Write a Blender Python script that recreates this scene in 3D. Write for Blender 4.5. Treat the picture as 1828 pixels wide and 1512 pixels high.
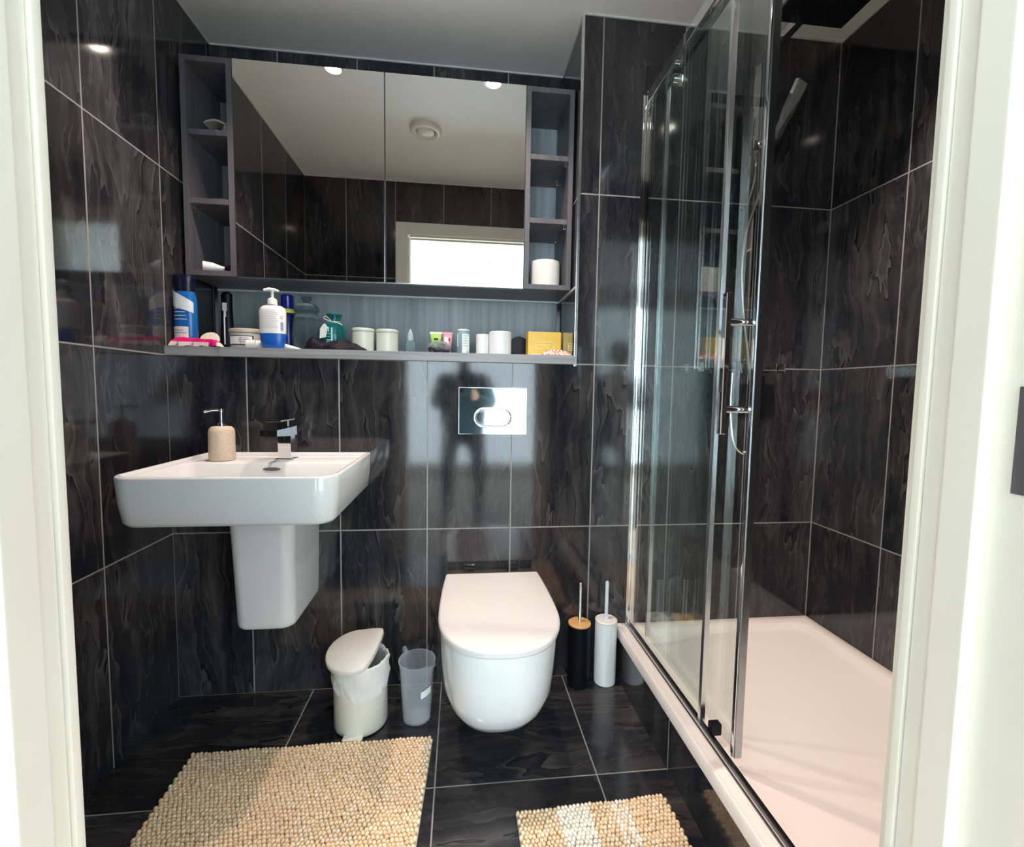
import bpy, bmesh, math, random
from mathutils import Vector, Matrix
random.seed(7)
PI = math.pi
for o in list(bpy.data.objects): bpy.data.objects.remove(o)
scene = bpy.context.scene
COL = scene.collection

# ------------------------------------------------------------------ camera
CAM = Vector((.9637, -1.6244, 1.077)); YAW, PITCH, ROLL = .1127, -.071, .0158; F = 810.935
def cam_axes():
    cy, sy, cp, sp = math.cos(YAW), math.sin(YAW), math.cos(PITCH), math.sin(PITCH)
    f = Vector((sy*cp, cy*cp, sp)); r = Vector((cy, -sy, 0)); u = r.cross(f)
    c, s = math.cos(ROLL), math.sin(ROLL)
    return r*c + u*s, u*c - r*s, f
r_, u_, f_ = cam_axes()
cd = bpy.data.cameras.new('camera'); cam = bpy.data.objects.new('camera', cd); COL.objects.link(cam)
cd.sensor_fit = 'HORIZONTAL'; cd.sensor_width = 36; cd.lens = F/1828*36; cd.clip_start = .01
cam.matrix_world = Matrix(((r_.x, u_.x, -f_.x, CAM.x), (r_.y, u_.y, -f_.y, CAM.y), (r_.z, u_.z, -f_.z, CAM.z), (0, 0, 0, 1)))
scene.camera = cam

# ------------------------------------------------------------------ world, exposure, lights
w = bpy.data.worlds.new('world'); scene.world = w; w.use_nodes = True
w.node_tree.nodes['Background'].inputs[0].default_value = (.55, .75, 1, 1)
w.node_tree.nodes['Background'].inputs[1].default_value = .3
vs = scene.view_settings; vs.view_transform = 'Standard'; vs.look = 'None'; vs.gamma = 1; vs.exposure = 0.62; vs.use_curve_mapping = False
WARM = (1, .80, .70); COOL = (.74, .92, 1.0)
SPOT_W = 42; WINDOW_E = 6.4; ZC = 2.378
LAMPS = [(.437, -.218), (1.09, -.218), (1.966, -.60)]
def spot(x, y, watts):
    l = bpy.data.lights.new('downlight_beam', 'SPOT'); l.energy = watts; l.color = WARM; l.spot_size = R(102); l.spot_blend = 1.0; l.shadow_soft_size = .022
    o = bpy.data.objects.new('downlight_beam', l); COL.objects.link(o); o.location = (x, y, ZC-.014); return o
def R(a): return a*PI/180
for i, (x, y) in enumerate(LAMPS): spot(x, y, SPOT_W*(1.0 if i < 2 else 1.9))

# ------------------------------------------------------------------ materials
def nt(name):
    m = bpy.data.materials.new(name); m.use_nodes = True; t = m.node_tree; t.nodes.clear()
    out = t.nodes.new('ShaderNodeOutputMaterial'); return m, t, out
def L(t, a, b): t.links.new(a, b)
def V(t, op, a, b=None, c=None):
    n = t.nodes.new('ShaderNodeMath'); n.operation = op
    for i, s in enumerate((a, b, c)):
        if s is None: continue
        if isinstance(s, (int, float)): n.inputs[i].default_value = s
        else: L(t, s, n.inputs[i])
    return n.outputs[0]
def mix(t, f, a, b):
    n = t.nodes.new('ShaderNodeMix'); n.data_type = 'RGBA'
    for i, s in ((0, f), (6, a), (7, b)):
        if isinstance(s, tuple): n.inputs[i].default_value = (*s[:3], 1)
        elif isinstance(s, (int, float)): n.inputs[i].default_value = s
        else: L(t, s, n.inputs[i])
    return n.outputs[2]
def ramp(t, f, stops):
    n = t.nodes.new('ShaderNodeValToRGB'); e = n.color_ramp.elements
    while len(e) < len(stops): e.new(.5)
    for k, (p, c) in zip(e, stops):
        k.position = p; k.color = (*c, 1) if isinstance(c, tuple) else (c, c, c, 1)
    L(t, f, n.inputs[0]); return n.outputs[0]
def noise(t, vec, scale, detail=3, rough=.5, dist=0.):
    n = t.nodes.new('ShaderNodeTexNoise'); n.inputs['Scale'].default_value = scale; n.inputs['Detail'].default_value = detail
    n.inputs['Roughness'].default_value = rough; n.inputs['Distortion'].default_value = dist
    L(t, vec, n.inputs['Vector']); return n.outputs['Fac']
def comb(t, x, y, z):
    n = t.nodes.new('ShaderNodeCombineXYZ')
    for i, s in enumerate((x, y, z)):
        if isinstance(s, (int, float)): n.inputs[i].default_value = s
        else: L(t, s, n.inputs[i])
    return n.outputs[0]
def bump(t, h, strength=.3, dist=.002):
    n = t.nodes.new('ShaderNodeBump'); n.inputs['Strength'].default_value = strength; n.inputs['Distance'].default_value = dist
    L(t, h, n.inputs['Height']); return n.outputs[0]
def pbsdf(t, out, col, rough=.5, metal=0., normal=None, ior=1.5, **kw):
    b = t.nodes.new('ShaderNodeBsdfPrincipled')
    for k, s in (('Base Color', col), ('Roughness', rough), ('Metallic', metal), ('IOR', ior)):
        if isinstance(s, tuple): b.inputs[k].default_value = (*s[:3], 1)
        elif isinstance(s, (int, float)): b.inputs[k].default_value = s
        else: L(t, s, b.inputs[k])
    for k, s in kw.items(): b.inputs[k.replace('_', ' ')].default_value = s
    if normal is not None: L(t, normal, b.inputs['Normal'])
    L(t, b.outputs[0], out.inputs[0]); return b
def obco(t):
    n = t.nodes.new('ShaderNodeTexCoord'); s = t.nodes.new('ShaderNodeSeparateXYZ'); L(t, n.outputs['Object'], s.inputs[0])
    return n.outputs['Object'], s.outputs

def mat(name, col, rough=.5, metal=0., var=.06, vscale=40, bmp=0., ior=1.5, **kw):
    """plain material with a faint procedural mottling"""
    m, t, out = nt(name); P, _ = obco(t)
    n = noise(t, P, vscale, 4)
    c2 = tuple(max(0, v*(1-var)) for v in col); c1 = tuple(min(1, v*(1+var)) for v in col)
    c = ramp(t, n, [(.3, c2), (.7, c1)])
    pbsdf(t, out, c, rough, metal, bump(t, n, bmp, .001) if bmp else None, ior, **kw); return m

def tile_mat(name, ua, va, u0, v0, pu, pv, seed=0., floor=False, bright=1.0):
    """dark stone-look porcelain: every tile has its own cut of the veining, pale grout between"""
    m, t, out = nt(name); P, S = obco(t)
    U, Vv = S[ua], S[va]
    u = V(t, 'DIVIDE', V(t, 'SUBTRACT', U, u0), pu); v = V(t, 'DIVIDE', V(t, 'SUBTRACT', Vv, v0), pv)
    cu, cv = V(t, 'FLOOR', u), V(t, 'FLOOR', v); fu, fv = V(t, 'SUBTRACT', u, cu), V(t, 'SUBTRACT', v, cv)
    du = V(t, 'MULTIPLY', V(t, 'MINIMUM', fu, V(t, 'SUBTRACT', 1, fu)), pu)
    dv = V(t, 'MULTIPLY', V(t, 'MINIMUM', fv, V(t, 'SUBTRACT', 1, fv)), pv)
    d = V(t, 'MINIMUM', du, dv)
    wn = t.nodes.new('ShaderNodeTexWhiteNoise'); wn.noise_dimensions = '3D'; L(t, comb(t, cu, cv, seed), wn.inputs['Vector'])
    rs = t.nodes.new('ShaderNodeSeparateXYZ'); L(t, wn.outputs['Color'], rs.inputs[0])
    ru, rv, rw = rs.outputs
    a, b = (Vv, U) if floor else (U, Vv)       # a across the veins, b along them
    A = V(t, 'ADD', a, V(t, 'MULTIPLY', ru, 13.)); B = V(t, 'ADD', b, V(t, 'MULTIPLY', rv, 17.))
    # slow wander of the veins
    wob = noise(t, comb(t, V(t, 'MULTIPLY', A, 3.), V(t, 'MULTIPLY', B, 3.2), seed), 1., 3, .55)
    A2 = V(t, 'ADD', A, V(t, 'MULTIPLY', V(t, 'SUBTRACT', wob, .5), .12))
    q = comb(t, V(t, 'MULTIPLY', A2, 15.), V(t, 'MULTIPLY', B, 1.05), seed+1)
    streak = noise(t, q, 1., 8, .62, .25)
    q2 = comb(t, V(t, 'MULTIPLY', A2, 34.), V(t, 'MULTIPLY', B, 3.0), seed+5)
    fine = noise(t, q2, 1., 7, .7, .3)
    blot = noise(t, comb(t, V(t, 'MULTIPLY', A, 5.), V(t, 'MULTIPLY', B, 2.6), seed+9), 1., 6, .62, .8)
    grit = noise(t, comb(t, V(t, 'MULTIPLY', A, 55.), V(t, 'MULTIPLY', B, 30.), seed), 1., 6, .7)
    # thin dark cracks where a stretched noise crosses its mean; pale edge beside them
    q3 = comb(t, V(t, 'MULTIPLY', A2, 6.5), V(t, 'MULTIPLY', B, 1.0), seed+20)
    rid = noise(t, q3, 1., 4, .5, .35)
    strata = V(t, 'FRACT', V(t, 'MULTIPLY', rid, 11.))
    crack = ramp(t, strata, [(0., 1.), (.05, .8), (.16, 0.)])
    halo = ramp(t, strata, [(.72, 0.), (.97, 1.)])
    zone = ramp(t, blot, [(.42, 0.), (.58, 1.)])
    val = V(t, 'ADD', V(t, 'MULTIPLY', streak, .55), V(t, 'MULTIPLY', blot, .45))
    dk, md, lt = ((.0022, .0050, .012), (.025, .0245, .028), (.084, .076, .074))  # darkest tone tinted navy, standing in for the bluish cast of shadows
    sc = lambda c: tuple(x*bright for x in c)
    col = ramp(t, val, [(.32, sc(dk)), (.50, sc(md)), (.70, sc(lt))])
    col = mix(t, V(t, 'MULTIPLY', ramp(t, fine, [(.5, 0.), (.75, 1.)]), .35), col, sc((.09, .083, .084)))
    col = mix(t, V(t, 'MULTIPLY', ramp(t, grit, [(.55, 0.), (.8, 1.)]), .3), col, sc((.13, .12, .12)))
    col = mix(t, V(t, 'MULTIPLY', V(t, 'MULTIPLY', halo, zone), .38), col, sc((.14, .13, .128)))
    col = mix(t, V(t, 'MULTIPLY', V(t, 'MULTIPLY', crack, zone), .72), col, sc((.004, .004, .006)))
    # tile to tile tone
    tone = V(t, 'ADD', .75, V(t, 'MULTIPLY', rw, .5))
    hs = t.nodes.new('ShaderNodeHueSaturation'); L(t, tone, hs.inputs['Value']); L(t, col, hs.inputs['Color']); col = hs.outputs[0]
    g = .0019 if floor else .0022
    gm = ramp(t, d, [(0., 1.), (g/1., 1.), (g*1.35, 0.)]) if False else V(t, 'LESS_THAN', d, g)
    col = mix(t, gm, col, (.30, .285, .275))
    rough = V(t, 'ADD', V(t, 'MULTIPLY', gm, .6), V(t, 'ADD', .052 if not floor else .11, V(t, 'MULTIPLY', fine, .07)))
    wav = noise(t, comb(t, V(t, 'MULTIPLY', A, 9.), V(t, 'MULTIPLY', B, 5.), seed), 1., 2)
    h = V(t, 'ADD', V(t, 'MULTIPLY', wav, .35), V(t, 'ADD', V(t, 'MULTIPLY', V(t, 'SUBTRACT', 1, gm), .6), V(t, 'MULTIPLY', streak, .05)))
    pbsdf(t, out, col, rough, 0, bump(t, h, .3, .002), 1.58); return m

def wood_mat(name, ga, dark, light, scale=1.0):
    """laminate with straight grain running along axis ga"""
    m, t, out = nt(name); P, S = obco(t)
    k = [60., 60., 60.]; k[ga] = 2.2
    q = comb(t, *[V(t, 'MULTIPLY', S[i], k[i]*scale) for i in range(3)])
    n = noise(t, q, 1., 6, .6, .4)
    k2 = [14., 14., 14.]; k2[ga] = .8
    n2 = noise(t, comb(t, *[V(t, 'MULTIPLY', S[i], k2[i]*scale) for i in range(3)]), 1., 4, .5, .6)
    c = ramp(t, V(t, 'ADD', V(t, 'MULTIPLY', n, .6), V(t, 'MULTIPLY', n2, .4)), [(.34, dark), (.66, light)])
    pbsdf(t, out, c, .42, 0, bump(t, n, .15, .001)); return m

def glass_mat(name, tint=(.93, .975, .965)):
    m, t, out = nt(name)
    tr = t.nodes.new('ShaderNodeBsdfTransparent'); tr.inputs[0].default_value = (*tint, 1)
    gl = t.nodes.new('ShaderNodeBsdfGlossy'); gl.inputs['Roughness'].default_value = .0; gl.inputs[0].default_value = (1, 1, 1, 1)
    g = t.nodes.new('ShaderNodeNewGeometry'); dp = t.nodes.new('ShaderNodeVectorMath'); dp.operation = 'DOT_PRODUCT'
    L(t, g.outputs['Normal'], dp.inputs[0]); L(t, g.outputs['Incoming'], dp.inputs[1])
    fr = V(t, 'ADD', .042, V(t, 'MULTIPLY', .958, V(t, 'POWER', V(t, 'SUBTRACT', 1., V(t, 'ABSOLUTE', dp.outputs['Value'])), 5.)))
    P, _ = obco(t); L(t, bump(t, noise(t, P, 2.5, 1), .02, .002), gl.inputs['Normal'])
    mx = t.nodes.new('ShaderNodeMixShader'); L(t, fr, mx.inputs[0]); L(t, tr.outputs[0], mx.inputs[1]); L(t, gl.outputs[0], mx.inputs[2])
    L(t, mx.outputs[0], out.inputs[0]); return m
def clear_mat(name, col, alpha, rough=.1):
    """clear or milky thin plastic / coloured glass"""
    m, t, out = nt(name)
    tr = t.nodes.new('ShaderNodeBsdfTransparent'); tr.inputs[0].default_value = (*[min(1, .35+.65*c) for c in col], 1)
    b = t.nodes.new('ShaderNodeBsdfPrincipled'); P, _ = obco(t); n = noise(t, P, 30, 3)
    L(t, ramp(t, n, [(.3, tuple(c*.93 for c in col)), (.7, col)]), b.inputs['Base Color']); b.inputs['Roughness'].default_value = rough
    lw = t.nodes.new('ShaderNodeLayerWeight'); lw.inputs[0].default_value = .35
    f = V(t, 'MINIMUM', V(t, 'ADD', alpha, V(t, 'MULTIPLY', lw.outputs['Facing'], .42)), 1.)
    mx = t.nodes.new('ShaderNodeMixShader'); L(t, f, mx.inputs[0]); L(t, tr.outputs[0], mx.inputs[1]); L(t, b.outputs[0], mx.inputs[2])
    L(t, mx.outputs[0], out.inputs[0]); return m
def emit_mat(name, col, s):
    m, t, out = nt(name); e = t.nodes.new('ShaderNodeEmission'); P, _ = obco(t)
    c = ramp(t, noise(t, P, 1.2, 2), [(.3, tuple(x*.9 for x in col)), (.7, col)])
    L(t, c, e.inputs[0]); e.inputs[1].default_value = s; L(t, e.outputs[0], out.inputs[0]); return m

Z1 = .5783
T_LEFT = tile_mat('stone_tile_left', 1, 2, 0., Z1, .3, .6, 3.)
T_BACK = tile_mat('stone_tile_back', 0, 2, .2468, Z1, .3, .6, 11.)
T_RIGHT = tile_mat('stone_tile_right', 1, 2, 0., Z1, .3, .6, 23.)
T_FRONT = tile_mat('stone_tile_front', 0, 2, .2468, Z1, .3, .6, 37.)
T_NICHE = tile_mat('stone_tile_niche', 0, 2, .2468, Z1, .3, .6, 51.)
T_FLOOR = tile_mat('stone_tile_floor', 0, 1, .4481, 0., .4527, .45, 71., floor=True)
T_PLINTH = tile_mat('stone_tile_plinth', 1, 2, -.004, -.4, .45, 1.2, 83.)
CEIL = mat('ceiling_paint', (.92, .91, .88), .6, var=.02, vscale=8)
CAULK = mat('white_sealant', (.72, .72, .70), .4)
WHITE_PAINT = mat('white_gloss_paint', (.89, .83, .73), .28, var=.015, vscale=5)
HALL = mat('hall_paint', (.86, .86, .85), .6, var=.02, vscale=3)
HALLFLOOR = wood_mat('hall_floor_boards', 1, (.30, .22, .15), (.45, .34, .24))
CERAMIC = mat('white_ceramic', (.75, .765, .765), .07, var=.01, ior=1.55)
LIDW = mat('white_lid_plastic', (.72, .69, .675), .16, var=.01)
ACRYL = mat('white_tray_acrylic', (.82, .755, .715), .22, var=.015, vscale=3)
CHROME = mat('chrome', (.86, .87, .88), .05, 1.0, var=.01)
SATIN = mat('satin_aluminium', (.78, .80, .82), .22, 1.0, var=.02)
DARKMETAL = mat('dark_rail_metal', (.16, .18, .20), .2, 1.0, var=.05)
BLACK = mat('black_plastic', (.004, .004, .010), .4, ior=1.3)
MIRROR = mat('mirror_silver', (.90, .92, .90), .0, 1.0, var=.0)
LAM_V = wood_mat('grey_laminate_vertical', 2, (.080, .078, .088), (.140, .135, .150))
LAM_H = wood_mat('grey_laminate_ledge', 0, (.20, .205, .21), (.36, .37, .375))
LAM_IN = wood_mat('grey_laminate_back', 2, (.16, .19, .20), (.34, .39, .41), .8)
GLASS = glass_mat('shower_glass')

# ------------------------------------------------------------------ mesh helpers
class MB:
    def __init__(s): s.bm = bmesh.new()
    def box(s, x0, x1, y0, y1, z0, z1, bev=0., seg=2):
        g = bmesh.ops.create_cube(s.bm, size=1); vs = g['verts']
        for v in vs: v.co = Vector(((x0+x1)/2+v.co.x*(x1-x0), (y0+y1)/2+v.co.y*(y1-y0), (z0+z1)/2+v.co.z*(z1-z0)))
        if bev:
            s.flat = True; es = list({e for v in vs for e in v.link_edges})
            bmesh.ops.bevel(s.bm, geom=es, offset=bev, segments=seg, profile=.7, affect='EDGES', clamp_overlap=True)
        return s
    def quad(s, *p):
        s.bm.faces.new([s.bm.verts.new(q) for q in p]); return s
    def grid(s, fn, nu, nv, closed_u=False, thick=None):
        V_ = [[s.bm.verts.new(fn(i/nu, j/nv)) for j in range(nv+1)] for i in range(nu if closed_u else nu+1)]
        n = len(V_)
        for i in range(nu if closed_u else nu):
            for j in range(nv):
                a, b = V_[i], V_[(i+1) % n] if closed_u else V_[i+1]
                s.bm.faces.new((a[j], b[j], b[j+1], a[j+1]))
        return V_
    def cyl(s, p0, p1, r0, r1=None, seg=24, cap=True):
        p0, p1 = Vector(p0), Vector(p1); r1 = r0 if r1 is None else r1
        d = (p1-p0).normalized(); a = d.orthogonal().normalized(); b = d.cross(a)
        A, B = [], []
        for i in range(seg):
            c = a*math.cos(2*PI*i/seg)+b*math.sin(2*PI*i/seg); A.append(s.bm.verts.new(p0+c*r0)); B.append(s.bm.verts.new(p1+c*r1))
        for i in range(seg): s.bm.faces.new((A[i], A[(i+1) % seg], B[(i+1) % seg], B[i]))
        if cap: s.bm.faces.new(A[::-1]); s.bm.faces.new(B)
        return s
    def lathe(s, prof, c=(0, 0, 0), seg=32, axis=None, fn=None, sx=1., sy=1.):
        """prof: (radius, height) pairs bottom to top"""
        rings = []
        for r, z in prof:
            if r < 1e-6: rings.append([s.bm.verts.new(Vector(c)+Vector((0, 0, z)))]); continue
            ring = []
            for i in range(seg):
                a = 2*PI*i/seg; rr = r*(fn(a, z) if fn else 1.)
                ring.append(s.bm.verts.new(Vector(c)+Vector((rr*math.cos(a)*sx, rr*math.sin(a)*sy, z))))
            rings.append(ring)
        for A, B in zip(rings, rings[1:]):
            if len(A) == 1 and len(B) == 1: continue
            for i in range(seg):
                j = (i+1) % seg
                if len(A) == 1: s.bm.faces.new((A[0], B[j], B[i]))
                elif len(B) == 1: s.bm.faces.new((A[i], A[j], B[0]))
                else: s.bm.faces.new((A[i], A[j], B[j], B[i]))
        return s
    def loft(s, sections, cap=True):
        R_ = [[s.bm.verts.new(p) for p in sec] for sec in sections]; n = len(R_[0])
        for A, B in zip(R_, R_[1:]):
            for i in range(n): s.bm.faces.new((A[i], A[(i+1) % n], B[(i+1) % n], B[i]))
        if cap: s.bm.faces.new(R_[0][::-1]); s.bm.faces.new(R_[-1])
        return s
    def tube(s, pts, r, seg=10, cap=True):
        pts = [Vector(p) for p in pts]; rings = []; prev = None
        for i, p in enumerate(pts):
            d = (pts[min(i+1, len(pts)-1)]-pts[max(i-1, 0)]).normalized()
            a = (d.orthogonal() if prev is None else prev-d*prev.dot(d)).normalized(); prev = a; b = d.cross(a)
            rr = r[i] if isinstance(r, (list, tuple)) else r
            rings.append([s.bm.verts.new(p+(a*math.cos(2*PI*k/seg)+b*math.sin(2*PI*k/seg))*rr) for k in range(seg)])
        for A, B in zip(rings, rings[1:]):
            for k in range(seg): s.bm.faces.new((A[k], A[(k+1) % seg], B[(k+1) % seg], B[k]))
        if cap: s.bm.faces.new(rings[0][::-1]); s.bm.faces.new(rings[-1])
        return s
    def ball(s, c, rx, ry=None, rz=None, sub=2):
        g = bmesh.ops.create_icosphere(s.bm, subdivisions=sub, radius=1)
        ry = rx if ry is None else ry; rz = rx if rz is None else rz
        for v in g['verts']: v.co = Vector((c[0]+v.co.x*rx, c[1]+v.co.y*ry, c[2]+v.co.z*rz))
        return s
    def xf(s, m, verts=None):
        for v in (verts or s.bm.verts): v.co = m @ v.co
        return s
def catmull(P, n=8):
    P = [Vector(p) for p in P]; Q = [P[0]]+P+[P[-1]]; out = []
    for i in range(1, len(Q)-2):
        a, b, c, d = Q[i-1:i+3]
        for k in range(n):
            t = k/n; out.append(.5*((2*b)+(c-a)*t+(2*a-5*b+4*c-d)*t*t+(3*b-a-3*c+d)*t**3))
    return out+[P[-1]]
def rrect(x0, x1, y0, y1, r, z, n=6, rb=None):
    """rounded rectangle outline, counter-clockwise; rb = radius of the back (y1) corners"""
    rb = r if rb is None else rb; out = []
    for cx, cy, a0, rr in ((x1-r, y0+r, -90, r), (x1-rb, y1-rb, 0, rb), (x0+rb, y1-rb, 90, rb), (x0+r, y0+r, 180, r)):
        for k in range(n+1):
            a = R(a0+90*k/n); out.append(Vector((cx+rr*math.cos(a), cy+rr*math.sin(a), z)))
    return out
def obj(name, mb, m, parent=None, sharp=32, subsurf=0, recalc=True):
    bm = mb.bm if isinstance(mb, MB) else mb; flat = getattr(mb, 'flat', False)
    if recalc: bmesh.ops.recalc_face_normals(bm, faces=bm.faces)
    for f in bm.faces: f.smooth = True
    for e in bm.edges:
        if len(e.link_faces) == 2 and e.calc_face_angle(0) > R(sharp): e.smooth = False
    off = Vector((0, 0, 0)); p = parent
    while p is not None: off += p.location; p = p.parent
    for v in bm.verts: v.co -= off
    me = bpy.data.meshes.new(name); bm.to_mesh(me); bm.free()
    if m: me.materials.append(m)
    o = bpy.data.objects.new(name, me); COL.objects.link(o)
    if parent: o.parent = parent
    if flat:
        wn_ = o.modifiers.new('weighted', 'WEIGHTED_NORMAL'); wn_.keep_sharp = True; wn_.weight = 90
    if subsurf:
        md = o.modifiers.new('smooth', 'SUBSURF'); md.levels = subsurf; md.render_levels = subsurf
    return o
def thing(name, label, cat, loc=(0, 0, 0), group=None):
    o = bpy.data.objects.new(name, None); COL.objects.link(o); o.location = loc; o.empty_display_size = .05
    o['label'] = label; o['category'] = cat
    if group: o['group'] = group
    return o
def tag(o, label, cat, group=None):
    o['label'] = label; o['category'] = cat
    if group: o['group'] = group
    return o
def struct(name, mb, m, parent=None, **kw):
    o = obj(name, mb, m, parent, **kw); o['kind'] = 'structure'; return o
def dup(root, loc, label, group=None, name=None):
    r = root.copy(); COL.objects.link(r); r.location = loc; r['label'] = label
    if group: r['group'] = group
    for ch in list(root.children):
        c = ch.copy(); COL.objects.link(c); c.parent = r
        for g in list(ch.children):
            d = g.copy(); COL.objects.link(d); d.parent = c
    return r

# ------------------------------------------------------------------ the room
W = 2.348; YF = -1.2067; NX = 1.377; ND = .322; NZ = 1.177      # room width, door wall, niche right side, niche depth, niche foot
DX0, DX1, DZ = .634, 1.430, 2.04                                  # door opening
T = .10
struct('floor', MB().box(-.0, W, YF-.12, 0, -.1, 0), T_FLOOR)
b = MB().box(-T, 0, YF-.12, ND+T, -.1, ZC+T)
struct('wall_left', b, T_LEFT)
b = MB().box(0, W, 0, T, -.1, NZ)                     # below the niche
b.box(0, NX, ND, ND+T, NZ, ZC+T)                      # niche back
b.box(NX, W, 0, ND+T, NZ, ZC+T)                       # pier and shower back wall
b.box(0, NX, T, ND+T, 1.0, NZ)
struct('wall_back', b, T_BACK)
struct('wall_right', MB().box(W, W+T, YF-.12, ND, -.1, ZC+T), T_RIGHT)
b = MB().box(0, DX0-.03, YF-.012, YF, 0, ZC).box(DX1+.03, W, YF-.012, YF, 0, ZC).box(DX0-.03, DX1+.03, YF-.012, YF, DZ+.03, ZC)
struct('wall_front', b, T_FRONT)
b = MB().box(-1.7, DX0-.03, YF-.12, YF-.012, 0, 2.45).box(DX1+.03, 3.8, YF-.12, YF-.012, 0, 2.45).box(DX0-.03, DX1+.03, YF-.12, YF-.012, DZ+.03, 2.45)
struct('wall_hall_near', b, HALL)
struct('ceiling', MB().box(-T, W+T, YF-.012, ND+T, ZC, ZC+.1), CEIL)
# sealant line where the walls meet the ceiling
k = .005
b = MB().box(0, k, YF, ND, ZC-k, ZC).box(0, NX, ND-k, ND, ZC-k, ZC).box(NX, W, -k, 0, ZC-k, ZC).box(NX-k, NX, 0, ND, ZC-k, ZC)
b.box(W-k, W, YF, 0, ZC-k, ZC).box(0, W, YF, YF+k, ZC-k, ZC)
struct('trim_1', b, CAULK)
struct('trim_2', MB().box(1.369, 1.379, -.004, .004, 1.170, ZC-.006, .0015), SATIN)       # metal tile edge of the niche
# niche lining: left side, right side tiles reuse the wall; laminate back and aluminium strip
struct('trim_3', MB().box(.012, NX-.010, ND-.012, ND-.0005, 1.208, 1.452), LAM_IN)
struct('trim_4', MB().box(.012, .70, ND-.016, ND-.001, 1.4525, 1.4595, .001).box(.702, NX-.001, ND-.018, ND-.001, 1.4525, 1.4595, .001).box(NX-.006, NX-.0005, .004, ND-.018, 1.4525, 1.4595), mat('pale_grey_strip', (.66, .72, .75), .35))
# door lining with stop, bead and rebate, on both sides and across the head; architraves in and out
def jamb(sx, X, name):
    b = MB()
    f = lambda x0, x1, y0, y1, z1, bev=.002: b.box(min(X+sx*x0, X+sx*x1), max(X+sx*x0, X+sx*x1), y0, y1, 0, z1, bev)
    f(.012, .03, YF-.115, YF, DZ+.03)                     # lining
    f(.0, .013, YF-.0085, YF+.0, DZ+.0)                   # bead
    f(.004, .013, YF-.030, YF-.009, DZ+.0)
    f(-.002, .013, YF-.060, YF-.031, DZ-.004)             # stop
    return struct(name, b, WHITE_PAINT)
jamb(1, DX1, 'trim_5'); jamb(-1, DX0, 'trim_6')
b = MB().box(DX0-.03, DX1+.03, YF-.115, YF, DZ+.012, DZ+.03, .001).box(DX0, DX1, YF-.030, YF, DZ, DZ+.013, .001).box(DX0, DX1, YF-.060, YF-.031, DZ-.008, DZ+.013, .001)
struct('trim_7', b, WHITE_PAINT)
for nm, y0, y1 in (('trim_8', YF, YF+.016), ('trim_9', YF-.134, YF-.118)):
    b = MB().box(DX0-.085, DX0-.012, y0, y1, 0, DZ+.085, .003).box(DX1+.012, DX1+.085, y0, y1, 0, DZ+.085, .003).box(DX0-.012, DX1+.012, y0, y1, DZ+.012, DZ+.085, .003)
    struct(nm, b, WHITE_PAINT)
# hall outside: white walls, ceiling, boards and a big daylit window opposite the door
HY = -4.3; HX0, HX1 = -1.7, 3.8; HZ = 2.42
struct('wall_hall_left', MB().box(HX0-.1, HX0, HY, YF-.12, 0, HZ), HALL)
struct('wall_hall_right', MB().box(HX1, HX1+.1, HY, YF-.12, 0, HZ), HALL)
WX0, WX1, WZ0, WZ1 = -1.5, 3.7, .06, 2.25  # glazing widened past the doorway view to throw more light on the basin
b = MB().box(HX0, WX0, HY-.1, HY, 0, HZ).box(WX1, HX1, HY-.1, HY, 0, HZ).box(WX0, WX1, HY-.1, HY, 0, WZ0).box(WX0, WX1, HY-.1, HY, WZ1, HZ)
struct('wall_hall_far', b, HALL)
struct('ceiling_hall', MB().box(HX0, HX1, HY, YF-.12, HZ, HZ+.1), HALL)
struct('floor_hall', MB().box(HX0, HX1, HY, YF-.12, -.1, 0), HALLFLOOR)
wf = MB()
for x in (WX0, -.1, 2.9, WX1-.06): wf.box(x, x+.06, HY-.07, HY-.01, WZ0, WZ1, .004)
wf.box(WX0, WX1, HY-.07, HY-.01, WZ0, WZ0+.06, .004).box(WX0, WX1, HY-.07, HY-.01, WZ1-.06, WZ1, .004)
win = struct('window_1', wf, WHITE_PAINT)
pane = obj('pane', MB().box(WX0+.02, WX1-.02, HY-.095, HY-.085, WZ0+.02, WZ1-.02), emit_mat('bright_daylight', COOL, WINDOW_E), win)
# plinth under the shower tray
PX = 1.560
struct('trim_10', MB().box(PX, PX+.012, YF, 0, 0, .158), T_PLINTH)

# ------------------------------------------------------------------ ceiling fittings
LENS = emit_mat('lit_lens', (1, .86, .76), 26)
LL = ['recessed round ceiling spotlight nearest the left wall, above the basin', 'recessed round ceiling spotlight above the toilet and mirror cabinet', 'recessed round ceiling spotlight over the shower tray']
for i, (x, y) in enumerate(LAMPS):
    t = thing('downlight', LL[i], 'ceiling light', (x, y, ZC), 'recessed bathroom spotlights')
    obj('bezel', MB().lathe([(.030, -.001), (.030, -.004), (.033, -.006), (.042, -.004), (.043, 0)], (x, y, ZC)), WHITE_PAINT, t)
    obj('lens', MB().lathe([(0, -.0035), (.024, -.0035), (.024, -.001)], (x, y, ZC)), LENS, t)
t = thing('ceiling_vent', 'white round extractor vent on the ceiling, seen reflected in the mirror', 'vent', (.779, -.606, ZC))
obj('housing', MB().lathe([(.078, 0), (.078, -.014), (.070, -.022), (.058, -.024), (.054, -.016), (.050, -.014)][::-1], (.779, -.606, ZC)), WHITE_PAINT, t)
obj('valve_disc', MB().lathe([(0, -.03), (.030, -.029), (.042, -.022), (.044, -.012), (0, -.012)], (.779, -.606, ZC)), WHITE_PAINT, t)
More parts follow.
